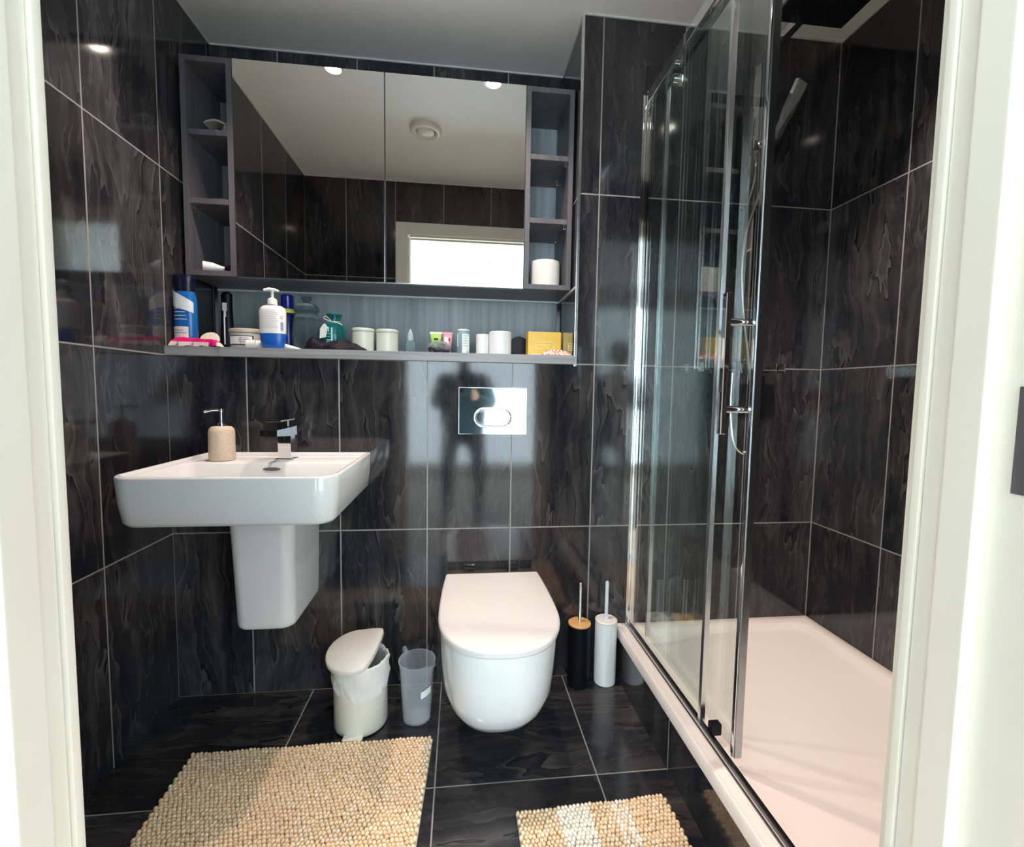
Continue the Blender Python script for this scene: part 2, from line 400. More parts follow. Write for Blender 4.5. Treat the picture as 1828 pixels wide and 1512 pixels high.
for (x, y, lb) in ((.788, -3.2, 'small white round ceiling fitting in the hall, left one in the mirror'), (1.232, -3.13, 'larger white round ceiling ring in the hall, right one in the mirror')):
    tag(obj('ceiling_fitting', MB().lathe([(0, -.012), (.030, -.012), (.032, -.006), (.045, -.010), (.055, 0)], (x, y, HZ)), CAULK), lb, 'ceiling fitting')

# ------------------------------------------------------------------ ledge, cabinets
tag(obj('ledge_shelf', MB().box(.0006, NX-.008, -.013, ND-.013, 1.1775, 1.208, .0015), LAM_H), 'long grey wood-grain ledge running under the mirror cabinet, crowded with toiletries', 'shelf')
CB, CT, CF = 1.460, 2.181, .087            # cabinet foot, top, front plane
def shelf_unit(x0, x1, label):
    t = thing('open_shelf_unit', label, 'shelf unit', (x0, CF, CB), 'open shelf units beside the mirror')
    s = .018; y1 = ND-.001
    obj('side_panel', MB().box(x0, x0+s, CF, y1, CB, CT, .0008), LAM_V, t)
    obj('side_panel', MB().box(x1-s, x1, CF, y1, CB, CT, .0008), LAM_V, t)
    obj('top_panel', MB().box(x0+s, x1-s, CF, y1, CT-s, CT, .0008), LAM_V, t)
    obj('bottom_panel', MB().box(x0+s, x1-s, CF, y1, CB, CB+s, .0008), LAM_V, t)
    obj('back_panel', MB().box(x0+s, x1-s, y1-.006, y1, CB+s, CT-s), LAM_IN, t)
    for z in (1.702, 1.929):
        sh = obj('shelf', MB().box(x0+s+.0005, x1-s-.0005, CF+.004, y1-.007, z, z+s, .0008), LAM_V, t)
        for px in (x0+s, x1-s-.007):
            for py in (CF+.03, y1-.05): obj('shelf_peg', MB().box(px, px+.007, py, py+.006, z-.009, z-.0005, .0015), CHROME, sh)
    return t
shelf_unit(.020, .184, 'left open grey three-bay shelf unit beside the left wall')
shelf_unit(1.193, 1.371, 'right open grey three-bay shelf unit holding the toilet roll')
t = thing('mirror_cabinet', 'wide wall cabinet with two mirrored doors between the open shelves', 'cabinet', (.69, CF, CB))
obj('carcass', MB().box(.1845, 1.1925, CF+.022, ND-.001, CB, CT, .001), LAM_V, t)
for x0, x1 in ((.186, .688), (.6915, 1.191)):
    d = obj('mirror_door', MB().box(x0, x1, CF+.001, CF+.020, CB, CT+.001, .0006), SATIN, t)
    obj('mirror_glass', MB().box(x0+.0012, x1-.0012, CF, CF+.0008, CB+.0012, CT), MIRROR, d)

# ------------------------------------------------------------------ basin
BX0, BX1, BY0, BZ, BB = .120, .652, -.462, .857, .729
t = thing('wash_basin', 'white square wall-hung ceramic basin on a half pedestal', 'basin', (.386, -.2, BB))
def sq(x0, x1, y0, y1, r, z, rb=.004): return rrect(x0, x1, y0, y1, r, z, 8, rb)
secs = [sq(BX0+.030, BX1-.030, BY0+.030, -.0005, .035, BB), sq(BX0+.018, BX1-.018, BY0+.018, -.0005, .045, BB+.002), sq(BX0+.010, BX1-.010, BY0+.010, -.0005, .05, BB+.012),
        sq(BX0+.004, BX1-.004, BY0+.004, -.0005, .052, BB+.06), sq(BX0, BX1, BY0, -.0005, .055, BZ-.006), sq(BX0+.0015, BX1-.0015, BY0+.0015, -.0015, .054, BZ-.0015),
        sq(BX0+.004, BX1-.004, BY0+.004, -.004, .052, BZ), sq(BX0+.010, BX1-.010, BY0+.010, -.012, .047, BZ), sq(BX0+.0125, BX1-.0125, BY0+.0125, -.015, .045, BZ-.0025),
        sq(BX0+.014, BX1-.014, BY0+.014, -.017, .044, BZ-.012)]
# deck ring then bowl: the inner outline steps in at the back to leave the tap deck
secs += [sq(BX0+.016, BX1-.016, BY0+.016, -.158, .043, BZ-.0125, .03), sq(BX0+.018, BX1-.018, BY0+.018, -.163, .043, BZ-.016, .03), sq(BX0+.024, BX1-.024, BY0+.026, -.170, .045, BZ-.060, .035),
         sq(BX0+.040, BX1-.040, BY0+.045, -.185, .06, BZ-.098, .05), sq(BX0+.10, BX1-.10, BY0+.10, -.22, .06, BZ-.108, .05), sq(.386-.03, .386+.03, -.34, -.28, .028, BZ-.112, .028)]
obj('bowl', MB().loft(secs), CERAMIC, t, sharp=50)
obj('overflow_slot', MB().loft([[Vector((.387+dx*q, -.1655-.0012*k2, .826+dz*q2)) for dx, dz in [(.026*math.cos(a)+(.0 if True else 0), .0055*math.sin(a)) for a in [2*PI*i/20 for i in range(20)]] ] for q, q2, k2 in ((1, 1, 0), (1, 1, 1.6), (.86, .6, 1.6), (.8, .45, .5))]), mat('dark_grey_metal', (.16, .15, .15), .4, .5), t)  # slot insert in one even dark grey
obj('drain', MB().lathe([(0, .002), (.022, .003), (.028, .001), (.03, -.001)][::-1], (.386, -.31, BZ-.111)), CHROME, t)
secs = [rrect(.302+q*.004, .470-q*.004, -.252+q*.006, -.0005, .036, .355+z, 7, .003) for q, z in ((3, 0), (1.2, .003), (.4, .009), (0, .02))]
secs += [rrect(.297, .475, -.262, -.0005, .036, .60, 7, .003), rrect(.292, .480, -.268, -.0005, .036, BB+.004, 7, .003)]
obj('half_pedestal', MB().loft(secs), CERAMIC, t, sharp=50)

t = thing('basin_tap', 'square chrome mixer tap on the white basin', 'tap', (.400, -.085, BZ-.0118))
zd = BZ-.0118
obj('base_plate', MB().box(.374, .432, -.116, -.058, zd, zd+.004, .001), CHROME, t)
obj('body', MB().box(.383, .423, -.107, -.067, zd+.004, zd+.105, .002), CHROME, t)
obj('spout', MB().loft([[Vector(p) for p in ((.379, y, z0), (.427, y, z0), (.427, y, z1), (.379, y, z1))] for y, z0, z1 in ((-.062, zd+.078, zd+.108), (-.11, zd+.078, zd+.106), (-.225, zd+.088, zd+.106))]), CHROME, t)
lv = obj('lever', MB().box(.396, .410, -.096, -.082, zd+.108, zd+.128, .001).box(.381, .425, -.190, -.072, zd+.128, zd+.133, .0015), CHROME, t)

t = thing('soap_dispenser', 'beige ceramic soap dispenser with chrome pump on the basin', 'soap dispenser', (.215, -.105, zd))
cx, cy = .215, -.105
obj('bottle', MB().lathe([(0, 0), (.034, 0), (.037, .003), (.037, .02), (.0365, .09), (.0345, .099), (.028, .106), (.016, .108), (0, .108)], (cx, cy, zd)), mat('beige_ceramic', (.66, .53, .40), .55, var=.1, vscale=120, bmp=.1), t)
obj('pump', MB().lathe([(.013, .107), (.013, .116), (.006, .118), (.0045, .122), (.0045, .152), (.0075, .154), (.0075, .162), (0, .163)], (cx, cy, zd), 20).tube([(cx, cy, zd+.158), (cx-.02, cy-.008, zd+.159), (cx-.042, cy-.016, zd+.153)], .0035), CHROME, t)

# ------------------------------------------------------------------ flush plate
t = thing('flush_plate', 'shiny chrome dual flush plate on the wall above the toilet', 'flush plate', (1.077, 0, 1.005))
obj('plate', MB().box(.956, 1.199, -.0075, -.0002, .922, 1.088, .0012), CHROME, t)
def stad(cx, cz, hw, hh, y, n=12):
    out = []
    for c, a0 in ((cx+hw-hh, -90), (cx-hw+hh, 90)):
        for k_ in range(n+1): a = R(a0+180*k_/n); out.append(Vector((c+hh*math.cos(a), y, cz+hh*math.sin(a))))
    return out
obj('button_ring', MB().loft([stad(1.079, .982, .070, .036, -.0072), stad(1.079, .982, .070, .036, -.0135), stad(1.079, .982, .067, .033, -.0145), stad(1.079, .982, .062, .028, -.0125), stad(1.079, .982, .060, .026, -.0078)]), CHROME, t, sharp=60)
def half(x0, x1, left):
    o = [p for p in stad(1.079, .982, .056, .0225, -.0076)]
    return o
def clip(o, x0, x1): return [Vector((min(max(p.x, x0), x1), p.y, p.z)) for p in o]
for nm, x0, x1 in (('half_flush_button', 1.0, 1.082), ('full_flush_button', 1.0835, 1.2)):
    o0 = clip(stad(1.079, .982, .056, .0225, -.0076), x0, x1); o1 = clip(stad(1.079, .982, .055, .0215, -.0118), x0, x1)
    mb = MB().loft([o0, o1]); bmesh.ops.remove_doubles(mb.bm, verts=mb.bm.verts, dist=1e-5); obj(nm, mb, CHROME, t, sharp=20)

# ------------------------------------------------------------------ toilet
TX = 1.079
t = thing('toilet', 'white wall-hung toilet with its lid closed', 'toilet', (TX, -.27, .08))
def dshape(hw, hb, yf, yb, z, n=28, ex=2.4):
    """D outline: straight back of half-width hb at yb, widest hw, rounded front at yf"""
    out = []; ym = yb+(yf-yb)*.55
    for k_ in range(n+1):
        a = PI*k_/n; c, s_ = math.cos(a), math.sin(a)
        x = -hw*math.copysign(abs(c)**(2/ex), c); y = ym+(yf-ym)*abs(s_)**(2/ex); out.append(Vector((TX+x, y, z)))
    m_ = 8
    for sgn in (1, -1):
        seg = [(k_+.5)/m_ for k_ in range(m_)]
        if sgn == -1: seg = seg[::-1]
        for q in seg:
            x = sgn*(hw+(hb-hw)*q**2); out.append(Vector((TX+x, ym+(yb-ym)*q, z)))
        if sgn == 1:
            for q in (1, .33, -.33, -1): out.append(Vector((TX+hb*q, yb, z)))
    return out
S = [(.05, .05, -.26, .104), (.088, .08, -.325, .098), (.115, .105, -.382, .104), (.133, .120, -.425, .126), (.150, .134, -.468, .170), (.163, .145, -.502, .225), (.1675, .150, -.518, .29), (.170, .153, -.527, .35), (.171, .155, -.530, .392), (.169, .153, -.528, .401)]
obj('bowl', MB().loft([dshape(hw, hb, yf, -.0005, z) for hw, hb, yf, z in S]), CERAMIC, t, sharp=60)
S = [(.168, .158, -.530, .4025), (.172, .160, -.536, .405), (.173, .161, -.538, .411), (.171, .160, -.536, .4165)]
obj('seat', MB().loft([dshape(hw, hb, yf, -.062, z) for hw, hb, yf, z in S]), LIDW, t, sharp=60)
S = [(.171, .160, -.537, .418), (.175, .163, -.544, .4195), (.1755, .1635, -.545, .426), (.174, .162, -.542, .4305), (.168, .157, -.535, .433), (.10, .10, -.45, .4345)]
obj('lid', MB().loft([dshape(hw, hb, yf, -.058 if i < 5 else -.12, z) for i, (hw, hb, yf, z) in enumerate(S)]), LIDW, t, sharp=60)
for a_ in (-.10, .06): obj('hinge', MB().cyl((TX+a_, -.045, .418), (TX+a_+.04, -.045, .418), .010), CHROME, t)

# ------------------------------------------------------------------ pedal bin
bx, by = .650, -.176; BR = .083
cream = mat('cream_enamel', (.72, .71, .62), .3, var=.02)
t = thing('pedal_bin', 'small cream pedal bin with tilted lid and white liner spilling over the rim', 'bin', (bx, by, 0))
obj('body', MB().lathe([(0, .004), (BR-.002, .004), (BR, .008), (BR, .214), (BR-.003, .216), (BR-.005, .212), (BR-.005, .02), (0, .02)], (bx, by, 0), 48), cream, t)
obj('base_ring', MB().lathe([(BR-.004, 0), (BR-.001, .0), (BR-.001, .005), (BR-.004, .005)], (bx, by, 0), 48), BLACK, t)
obj('pedal', MB().box(bx-.030, bx+.030, by-BR-.022, by-BR+.004, .006, .017, .005).xf(Matrix.Translation((bx, by, 0)) @ Matrix.Rotation(R(-4), 4, 'Z') @ Matrix.Translation((-bx, -by, 0))), cream, t)
rnd = random.Random(3)
def bagr(a, z): return 1+.022*math.sin(7*a+z*90)+.014*math.sin(17*a-z*140)+.008*math.sin(31*a+z*60)
mb = MB().lathe([(BR-.010, .10), (BR-.009, .18), (BR-.006, .214), (BR-.001, .222), (BR+.004, .218), (BR+.005, .204), (BR+.0055, .185), (BR+.005, .165), (BR+.006, .145), (BR+.0045, .135)], (bx, by, 0), 96, fn=bagr)
for v in mb.bm.verts:
    a = math.atan2(v.co.y-by, v.co.x-bx)
    if v.co.z < .18 and (v.co.x-bx)**2+(v.co.y-by)**2 > (BR-.001)**2: v.co.z += .016*math.sin(2*a+.6)+.007*math.sin(9*a)
obj('liner', mb, clear_mat('thin_white_film', (.92, .93, .92), .62, .35), t)
# lid: rounded on the left, drawn to a point at the back right, tilted open to the right
lp = []
for k_ in range(29):
    a = R(85+k_*(212/28)); lp.append((.090*math.cos(a)-.004, .090*math.sin(a)))
lp += [(.046, -.066), (.055, -.042), (.062, -.012), (.067, .020), (.071, .050), (.073, .074), (.070, .084), (.060, .089), (.035, .091)]
def lidsec(s_, z): return [Vector((x*s_, y*s_, z)) for x, y in lp]
mb = MB().loft([lidsec(.985, 0), lidsec(1.0, .004), lidsec(1.0, .012), lidsec(.985, .017), lidsec(.95, .019)])
mb.xf(Matrix.Translation((bx-.010, by-.006, .232)) @ Matrix.Rotation(R(12), 4, 'X') @ Matrix.Rotation(R(-4), 4, 'Y'))
obj('lid', mb, mat('cream_lid', (.74, .70, .64), .3, var=.02), t, sharp=45)

# ------------------------------------------------------------------ measuring jug
jx, jy = .828, -.178
PP = clear_mat('milky_plastic', (.82, .86, .90), .07, .15)
t = thing('measuring_jug', 'empty translucent plastic jug on the floor beside the toilet', 'jug', (jx, jy, 0))
def jspout(a, z):
    d_ = abs(((a-R(-35)+PI) % (2*PI))-PI); return 1+.22*max(0, (z-.15)/.05)**1.2*math.exp(-(d_/.22)**2)
mb = MB().lathe([(0, .002), (.040, .002), (.044, .005), (.047, .05), (.053, .15), (.057, .196), (.0595, .199), (.0595, .202), (.056, .202), (.0545, .196), (.0505, .15), (.0445, .05), (.042, .008), (0, .006)], (jx, jy, 0), 64, fn=jspout)
obj('body', mb, PP, t)
obj('handle', MB().tube(catmull([(jx-.036, jy+.042, .197), (jx-.046, jy+.062, .203), (jx-.050, jy+.078, .190), (jx-.048, jy+.076, .14), (jx-.040, jy+.064, .09), (jx-.028, jy+.038, .075)]), .0065, 8), PP, t)
def lab(u, v_):
    a = R(-72+u*38); z = .098+.024*v_+.010*u; r_l = .0505+(z-.05)*.06+.0012
    return Vector((jx+r_l*math.cos(a), jy+r_l*math.sin(a), z))
mb = MB(); mb.grid(lab, 8, 2); o_ = obj('label_sticker', mb, mat('white_sticker', (.85, .86, .86), .5), t)

# ------------------------------------------------------------------ toilet brushes
def brush(x, y, r, h, holder, lid, handle, label, ribs, hr, htop):
    t = thing('toilet_brush', label, 'toilet brush', (x, y, 0))
    fn = (lambda a, z: 1+.012*math.copysign(1, math.sin(34*a)) if .012 < z < h-.012 else 1) if ribs else None
    prof = [(0, .0), (r-.003, 0), (r, .003), (r, .011)] + [(r, z) for z in (.013, h-.013)] + [(r, h-.008), (r, h), (r-.003, h), (0, h)]
    obj('holder', MB().lathe(prof, (x, y, 0), 136 if ribs else 48, fn=fn), holder, t)
    obj('lid', MB().lathe([(0, h), (r-.0005, h), (r+.0008, h+.002), (r+.0008, h+.006), (r-.002, h+.008), (0, h+.008)], (x, y, 0), 48), lid, t)
    obj('handle', MB().lathe([(hr*1.35, h+.008), (hr*1.3, h+.013), (hr, h+.02), (hr, htop-.005), (hr*.75, htop-.001), (0, htop)], (x, y, 0), 20), handle, t)
brush(1.404, -.047, .0405, .226, mat('matt_black', (.004, .004, .008), .5, ior=1.25), wood_mat('bamboo', 0, (.62, .33, .12), (.78, .46, .20), .5), CHROME, 'black toilet brush holder with round bamboo lid and chrome handle', False, .0055, .384)
brush(1.505, -.047, .0395, .234, mat('ribbed_white', (.84, .85, .86), .35, var=.01), mat('pinkish_white_lid', (.84, .80, .76), .35, var=.01), mat('pale_blue_grey', (.62, .68, .78), .35), 'white ribbed toilet brush holder with a pale grey handle', True, .0065, .385)

# ------------------------------------------------------------------ bath mats: rows of chenille bobbles
def bobble_mat(name, corners, n, m_, label, colours, seed, hem):
    rg = random.Random(seed); P = [Vector((*c, 0)) for c in corners]     # back-left, back-right, front-right, front-left
    cx = sum((p.x for p in P))/4; cy = sum((p.y for p in P))/4
    t = thing(name, label, 'bath mat', (cx, cy, 0), None)
    at_ = lambda u, v: (P[0]*(1-u)+P[1]*u)*(1-v)+(P[3]*(1-u)+P[2]*u)*v
    b_ = MB(); o0 = [at_(0, 0), at_(1, 0), at_(1, 1), at_(0, 1)]; c_ = Vector((cx, cy, 0))
    e = lambda z, s_: [c_+(p-c_)*s_+Vector((0, 0, z)) for p in o0]
    b_.loft([e(.0005, 1.0), e(.0035, 1.006), e(.006, 1.0)])
    obj('backing', b_, hem, t)
    ico = bmesh.new(); bmesh.ops.create_icosphere(ico, subdivisions=2, radius=1); iv = [v.co.copy() for v in ico.verts]; fi = [[v.index for v in f.verts] for f in ico.faces]; ico.free()
    vs_, fs_, mi = [], [], []
    du = (P[1]-P[0]).length/n; dv = (P[3]-P[0]).length/m_
    for j in range(m_):
        for i in range(n):
            u = (i+.5+rg.uniform(-.09, .09)+.10*math.sin(j*.5+i*.13)+.5*(j%2)-.25)/n; v = (j+.5+rg.uniform(-.13, .13)+.18*math.sin(i*.31+j*.12))/m_
            p = at_(min(max(u, .004), .996), min(max(v, .004), .996)); k0 = len(vs_)
            rx, ry, rz = du*rg.uniform(.50, .57), dv*rg.uniform(.54, .64), rg.uniform(.0070, .0085)
            th_ = rg.uniform(-.35, .35); ca = math.cos(th_); sa = math.sin(th_); tz = rg.uniform(-.3, .3)
            for q in iv:
                x, y = q.x*rx, q.y*ry; vs_.append((p.x+x*ca-y*sa, p.y+x*sa+y*ca, .0085+rz*.55+q.z*rz+tz*x))
            ci = colours(u, v, rg)
            for f in fi: fs_.append([k0+a for a in f]); mi.append(ci)
    me = bpy.data.meshes.new('pile'); me.from_pydata(vs_, [], fs_); me.update()
    for mm in PILE: me.materials.append(mm)
    me.polygons.foreach_set('material_index', mi); me.polygons.foreach_set('use_smooth', [True]*len(mi))
    o = bpy.data.objects.new('pile', me); COL.objects.link(o); o.parent = t
    for v in me.vertices: v.co -= t.location
    o['kind'] = 'stuff'; return t
PILE = [mat('chenille_beige', (.80, .60, .39), .9, var=.06, vscale=60), mat('chenille_sand', (.82, .67, .49), .9, var=.06, vscale=60), mat('chenille_cream', (.88, .83, .74), .9, var=.05, vscale=60)]
HEM = mat('hem_tape', (.55, .45, .33), .9, var=.1)
def c1(u, v, rg): return 1 if rg.random() < .35 else 0
def c2(u, v, rg):
    if .26 < u < .47: return 2
    if .62 < u < .72: return 2 if rg.random() < .55 else 1
    return 0 if rg.random() < .75 else 1
bobble_mat('bath_mat', [(.200, -.285), (.884, -.283), (.855, -.800), (.215, -.790)], 62, 48, 'plain beige chenille bath mat below the basin and bin', c1, 5, HEM)
bobble_mat('bath_mat', [(1.112, -.556), (1.506, -.545), (1.530, -1.130), (1.120, -1.140)], 38, 56, 'beige chenille bath mat with cream stripes beside the shower', c2, 9, HEM)

# ------------------------------------------------------------------ shower tray
TZ = .198
t = thing('shower_tray', 'low white rectangular shower tray with raised rim', 'shower tray', (1.95, -.6, .16))
x0, x1, y0, y1 = 1.556, W-.001, YF+.001, -.001
def rr(i, z, r=.02): return rrect(x0+i, x1-i, y0+i, y1-i, r, z, 5)
secs = [rr(.004, .158, .004), rr(0, .160, .004), rr(0, TZ-.003, .004), rr(.003, TZ, .006), rr(.030, TZ, .02), rr(.046, TZ, .04), rr(.050, TZ-.002, .05), rr(.060, TZ-.016, .06), rr(.075, TZ-.019, .07), rr(.30, TZ-.022, .05)]
obj('basin_pan', MB().loft(secs), ACRYL, t, sharp=60)
for ra, rb_ in ((1.562, 1.577), (1.5845, 1.591)): obj('ridge', MB().box(ra, rb_, y0+.004, y1-.004, TZ-.001, TZ+.0022, .0012), ACRYL, t)
obj('waste_cover', MB().lathe([(0, .008), (.04, .008), (.045, .004), (.045, 0)][::-1], (1.95, -1.05, TZ-.0218)), CHROME, t)

# ------------------------------------------------------------------ shower enclosure
GX, SX = 1.606, 1.628; ET = 2.110
t = thing('shower_enclosure', 'chrome framed glass shower enclosure with sliding door half open', 'shower enclosure', (GX, -.6, TZ))
obj('wall_profile', MB().box(GX-.020, GX-.015, -.030, -.001, TZ+.003, ET, .001).box(GX-.0145, GX+.012, -.026, -.001, TZ+.003, ET, .002).box(GX-.008, GX-.002, -.034, -.026, TZ+.003, ET+.012, .001), CHROME, t)
obj('top_rail', MB().box(GX-.012, GX+.030, YF+.002, -.003, ET-.036, ET, .005), CHROME, t)
obj('bottom_track', MB().box(GX-.005, GX+.004, YF+.002, -.03, TZ+.003, TZ+.014, .002).box(GX-.016, GX-.0125, YF+.002, -.03, TZ+.003, TZ+.007, .001), DARKMETAL, t)
obj('far_wall_profile', MB().box(GX-.014, GX+.030, YF+.001, YF+.03, TZ+.003, ET, .002), CHROME, t)
fp = obj('fixed_panel', MB().box(GX-.003, GX+.003, -.532, -.026, TZ+.014, ET-.036), GLASS, t)
obj('edge_seal', MB().box(GX-.007, GX+.007, -.545, -.532, TZ+.003, ET-.02, .002), SATIN, fp)
obj('door_guide', MB().box(GX+.003, GX+.030, -.585, -.565, TZ+.004, TZ+.034, .003), BLACK, t)
sp = obj('sliding_door', MB().box(SX-.003, SX+.003, -.648, -.135, TZ+.020, ET-.05), GLASS, t)
obj('leading_frame', MB().box(SX-.009, SX+.009, -.667, -.6475, TZ+.012, ET-.03, .003), mat('brushed_grey_metal', (.42, .46, .48), .28, 1.0, var=.05), sp)
obj('magnetic_strip', MB().box(SX-.0125, SX-.0092, -.664, -.6565, TZ+.012, ET-.03, .001), CHROME, sp)
obj('trailing_frame', MB().box(SX-.006, SX+.008, -.136, -.124, TZ+.016, ET-.03, .002), SATIN, sp)
for y in (-.20, -.60): obj('roller', MB().cyl((SX-.018, y, ET-.056), (SX-.003, y, ET-.056), .016).box(SX-.004, SX+.012, y-.012, y+.012, ET-.085, ET-.045, .003), CHROME, sp)
hx, hy = SX-.062, -.632
mb = MB().box(hx-.007, hx+.007, hy-.009, hy+.009, .985, 1.308, .004, 3)
for z in (1.243, 1.043): mb.cyl((hx, hy, z), (SX+.016, hy, z), .0085)
obj('handle', mb, CHROME, sp)

# ------------------------------------------------------------------ shower set on the back wall
RX = 1.985
t = thing('shower_column', 'chrome shower column with square rain head, hand shower and looped hose', 'shower', (RX, -.05, 1.2))
obj('riser', MB().box(RX-.013, RX+.013, -.062, -.036, 1.20, 2.225, .003), CHROME, t)
obj('wall_bracket', MB().box(RX-.012, RX+.012, -.037, -.001, 2.10, 2.13, .002), CHROME, t)
obj('arm', MB().box(RX-.012, RX+.012, -.40, -.040, 2.212, 2.236, .003), CHROME, t)
rh = obj('rain_head', MB().box(1.882, 2.112, -.500, -.270, 2.200, 2.209, .002).cyl((RX+.012, -.385, 2.208), (RX+.012, -.385, 2.214), .022), DARKMETAL, t)
nz = MB()
for i in range(12):
    for j in range(12): nz.cyl((1.896+i*.0184, -.486+j*.0184, 2.2005), (1.896+i*.0184, -.486+j*.0184, 2.197), .0036, .0026, 8)
obj('nozzles', nz, BLACK, rh)['kind'] = 'stuff'
obj('mixer_bar', MB().box(RX-.125, RX+.125, -.075, -.035, 1.155, 1.195, .006).cyl((RX-.10, -.036, 1.175), (RX-.10, -.001, 1.175), .026).cyl((RX+.10, -.036, 1.175), (RX+.10, -.001, 1.175), .026), CHROME, t)
for s_ in (-1, 1): obj('control_knob', MB().box(min(RX+s_*.126, RX+s_*.158), max(RX+s_*.126, RX+s_*.158), -.075, -.035, 1.157, 1.193, .005), CHROME, t)
obj('slider_holder', MB().box(RX-.020, RX+.020, -.085, -.030, 1.925, 1.965, .006).cyl((RX, -.085, 1.945), (RX+.045, -.10, 1.955), .012), CHROME, t)
# hand shower: flat stick rising to the right, tilted away from the wall
d0, d1 = Vector((RX+.035, -.085, 1.905)), Vector((2.072, -.165, 2.112))
ax = (d1-d0); Lh = ax.length; ax.normalize(); sd = Vector((.96, .28, 0)); sd = (sd-ax*sd.dot(ax)).normalized(); nn = ax.cross(sd)
hs_ = []
for q, hw, th in ((0, .010, .010), (.1, .0105, .010), (.45, .012, .0095), (.55, .018, .008), (.62, .022, .007), (1, .022, .0065)):
    c = d0+ax*Lh*q; hs_.append([c+sd*hw+nn*th, c-sd*hw+nn*th, c-sd*hw-nn*th, c+sd*hw-nn*th])
obj('hand_shower', MB().loft(hs_), CHROME, t)
obj('hose', MB().tube(catmull([tuple(d0), (RX+.018, -.090, 1.80), (RX-.030, -.095, 1.66), (RX-.045, -.095, 1.52), (RX-.030, -.095, 1.36), (RX+.005, -.095, 1.16), (RX+.030, -.09, .99), (RX+.028, -.085, .89), (RX+.002, -.08, .865), (RX-.032, -.075, .91), (RX-.042, -.065, 1.03), (RX-.035, -.055, 1.155)], 10), .0065, 10), mat('metal_hose', (.80, .74, .68), .22, 1.0, var=.2, vscale=300), t)
# strike plate on the door lining
tag(obj('strike_plate', MB().box(DX1+.0095, DX1+.0121, YF-.108, YF-.078, .995, 1.088, .001), mat('dull_steel', (.35, .34, .36), .4, 1.0)), 'dull steel strike plate set in the white door lining at the right', 'strike plate')
# ------------------------------------------------------------------ toiletries on the ledge
LZ = 1.2085
def P_(name, col, rough=.4, **k): return mat(name, col, rough, **k)
white = P_('white_plastic', (.84, .83, .82), .3, var=.01); blue = P_('blue_plastic', (.01, .12, .52), .3)
navy = P_('navy_plastic', (.006, .012, .11), .25); ink = P_('grey_print', (.30, .31, .38), .5); silver = P_('pale_print', (.75, .80, .84), .4)
def strips(rows, fn, m, parent, name='print'):
    """thin raised print: each row (u0, u1, v, h) laid on the surface fn(u, v)"""
    mb = MB()
    for u0, u1, v, h in rows:
        n = 4; A = [[mb.bm.verts.new(fn(u0+(u1-u0)*i/n, v+h*j)) for i in range(n+1)] for j in (0, 1)]
        for i in range(n): mb.bm.faces.new((A[0][i], A[0][i+1], A[1][i+1], A[1][i]))
    return obj(name, mb, m, parent, recalc=False)
def wrap(cx, cy, r, e=.0006):
    """u = angle in degrees from straight ahead (towards the room), v = height"""
    return lambda u, v: Vector((cx+(r(v) if callable(r) else r)*math.sin(R(u))+e*math.sin(R(u)), cy-((r(v) if callable(r) else r)+e)*math.cos(R(u)), LZ+v))

# tall blue bottle by the left wall
x, y = .0375, .047
t = thing('shampoo_bottle', 'tall blue bottle with a dark cap by the left wall end of the ledge', 'bottle', (x, y, LZ))
pr = [(0, 0), (.031, 0), (.033, .004), (.033, .15), (.031, .17), (.026, .185)]
obj('body', MB().lathe(pr+[(0, .185)], (x, y, LZ), 40, sx=1.08, sy=.7), P_('blue_bottle', (.01, .14, .46), .25), t)
obj('cap', MB().lathe([(.026, .1855), (.027, .188), (.028, .215), (.033, .228), (.031, .238), (0, .240)], (x, y, LZ), 40, sx=1.08, sy=.75), P_('midnight_cap', (.004, .006, .03), .3), t)
fw = lambda u, v: Vector((x+.0365*math.sin(R(u)), y-.0240*math.cos(R(u)), LZ+v))
mb = MB(); mb.grid(lambda a, b: fw(-60+120*a, .135+.035*b-.022*a+.02*b*(1-a)), 12, 3); obj('label_swirl', mb, silver, t, recalc=False)
mb = MB(); mb.grid(lambda a, b: fw(-65+95*a, .012+.055*b), 12, 2); obj('label', mb, white, t, recalc=False)
strips([(-40+i*7, -37+i*7+(i % 3), .014, .016) for i in range(6)]+[(-50, 20, .045, .0025), (-50, 5, .053, .0025)], lambda u, v: fw(u, v)+Vector((0, -.0006, 0)), ink, t, 'barcode')
strips([(-50, 25-4*i, .090+.012*i, .0022) for i in range(4)], lambda u, v: fw(u, v)+Vector((0, -.0006, 0)), silver, t)

# pink packet lying at the front edge
mb = MB()
def pk(a, b):
    xx = .010+.165*a; yy = -.011+.030*b; e_ = min(a, 1-a, .15)/.15; f_2 = min(b, 1-b, .2)/.2
    return Vector((xx, yy+.01*math.sin(a*4), LZ+.001+.030*(e_*f_2)**.5*(1-.35*a)+.002*math.sin(a*23+b*9)*e_))
mb.grid(pk, 26, 10); mb.grid(lambda a, b: Vector((pk(a, b).x, pk(a, b).y, LZ+.0004)), 26, 10)
bmesh.ops.remove_doubles(mb.bm, verts=mb.bm.verts, dist=.0012)
t = thing('soft_packet', 'crumpled hot pink and white packet lying at the left end of the ledge', 'packet', (.09, .04, LZ))
m, tt, out = nt('pink_white_film'); Pc, S_ = obco(tt)
band = V(tt, 'GREATER_THAN', V(tt, 'ADD', S_[2], V(tt, 'MULTIPLY', noise(tt, Pc, 30, 2), .004)), .0165)
sq_ = V(tt, 'MULTIPLY', V(tt, 'GREATER_THAN', S_[0], .045), V(tt, 'LESS_THAN', S_[0], .072))
pbsdf(tt, out, mix(tt, V(tt, 'MAXIMUM', band, sq_), (.80, .66, .60), (.80, .015, .20)), .3)
obj('packet', mb, m, t)
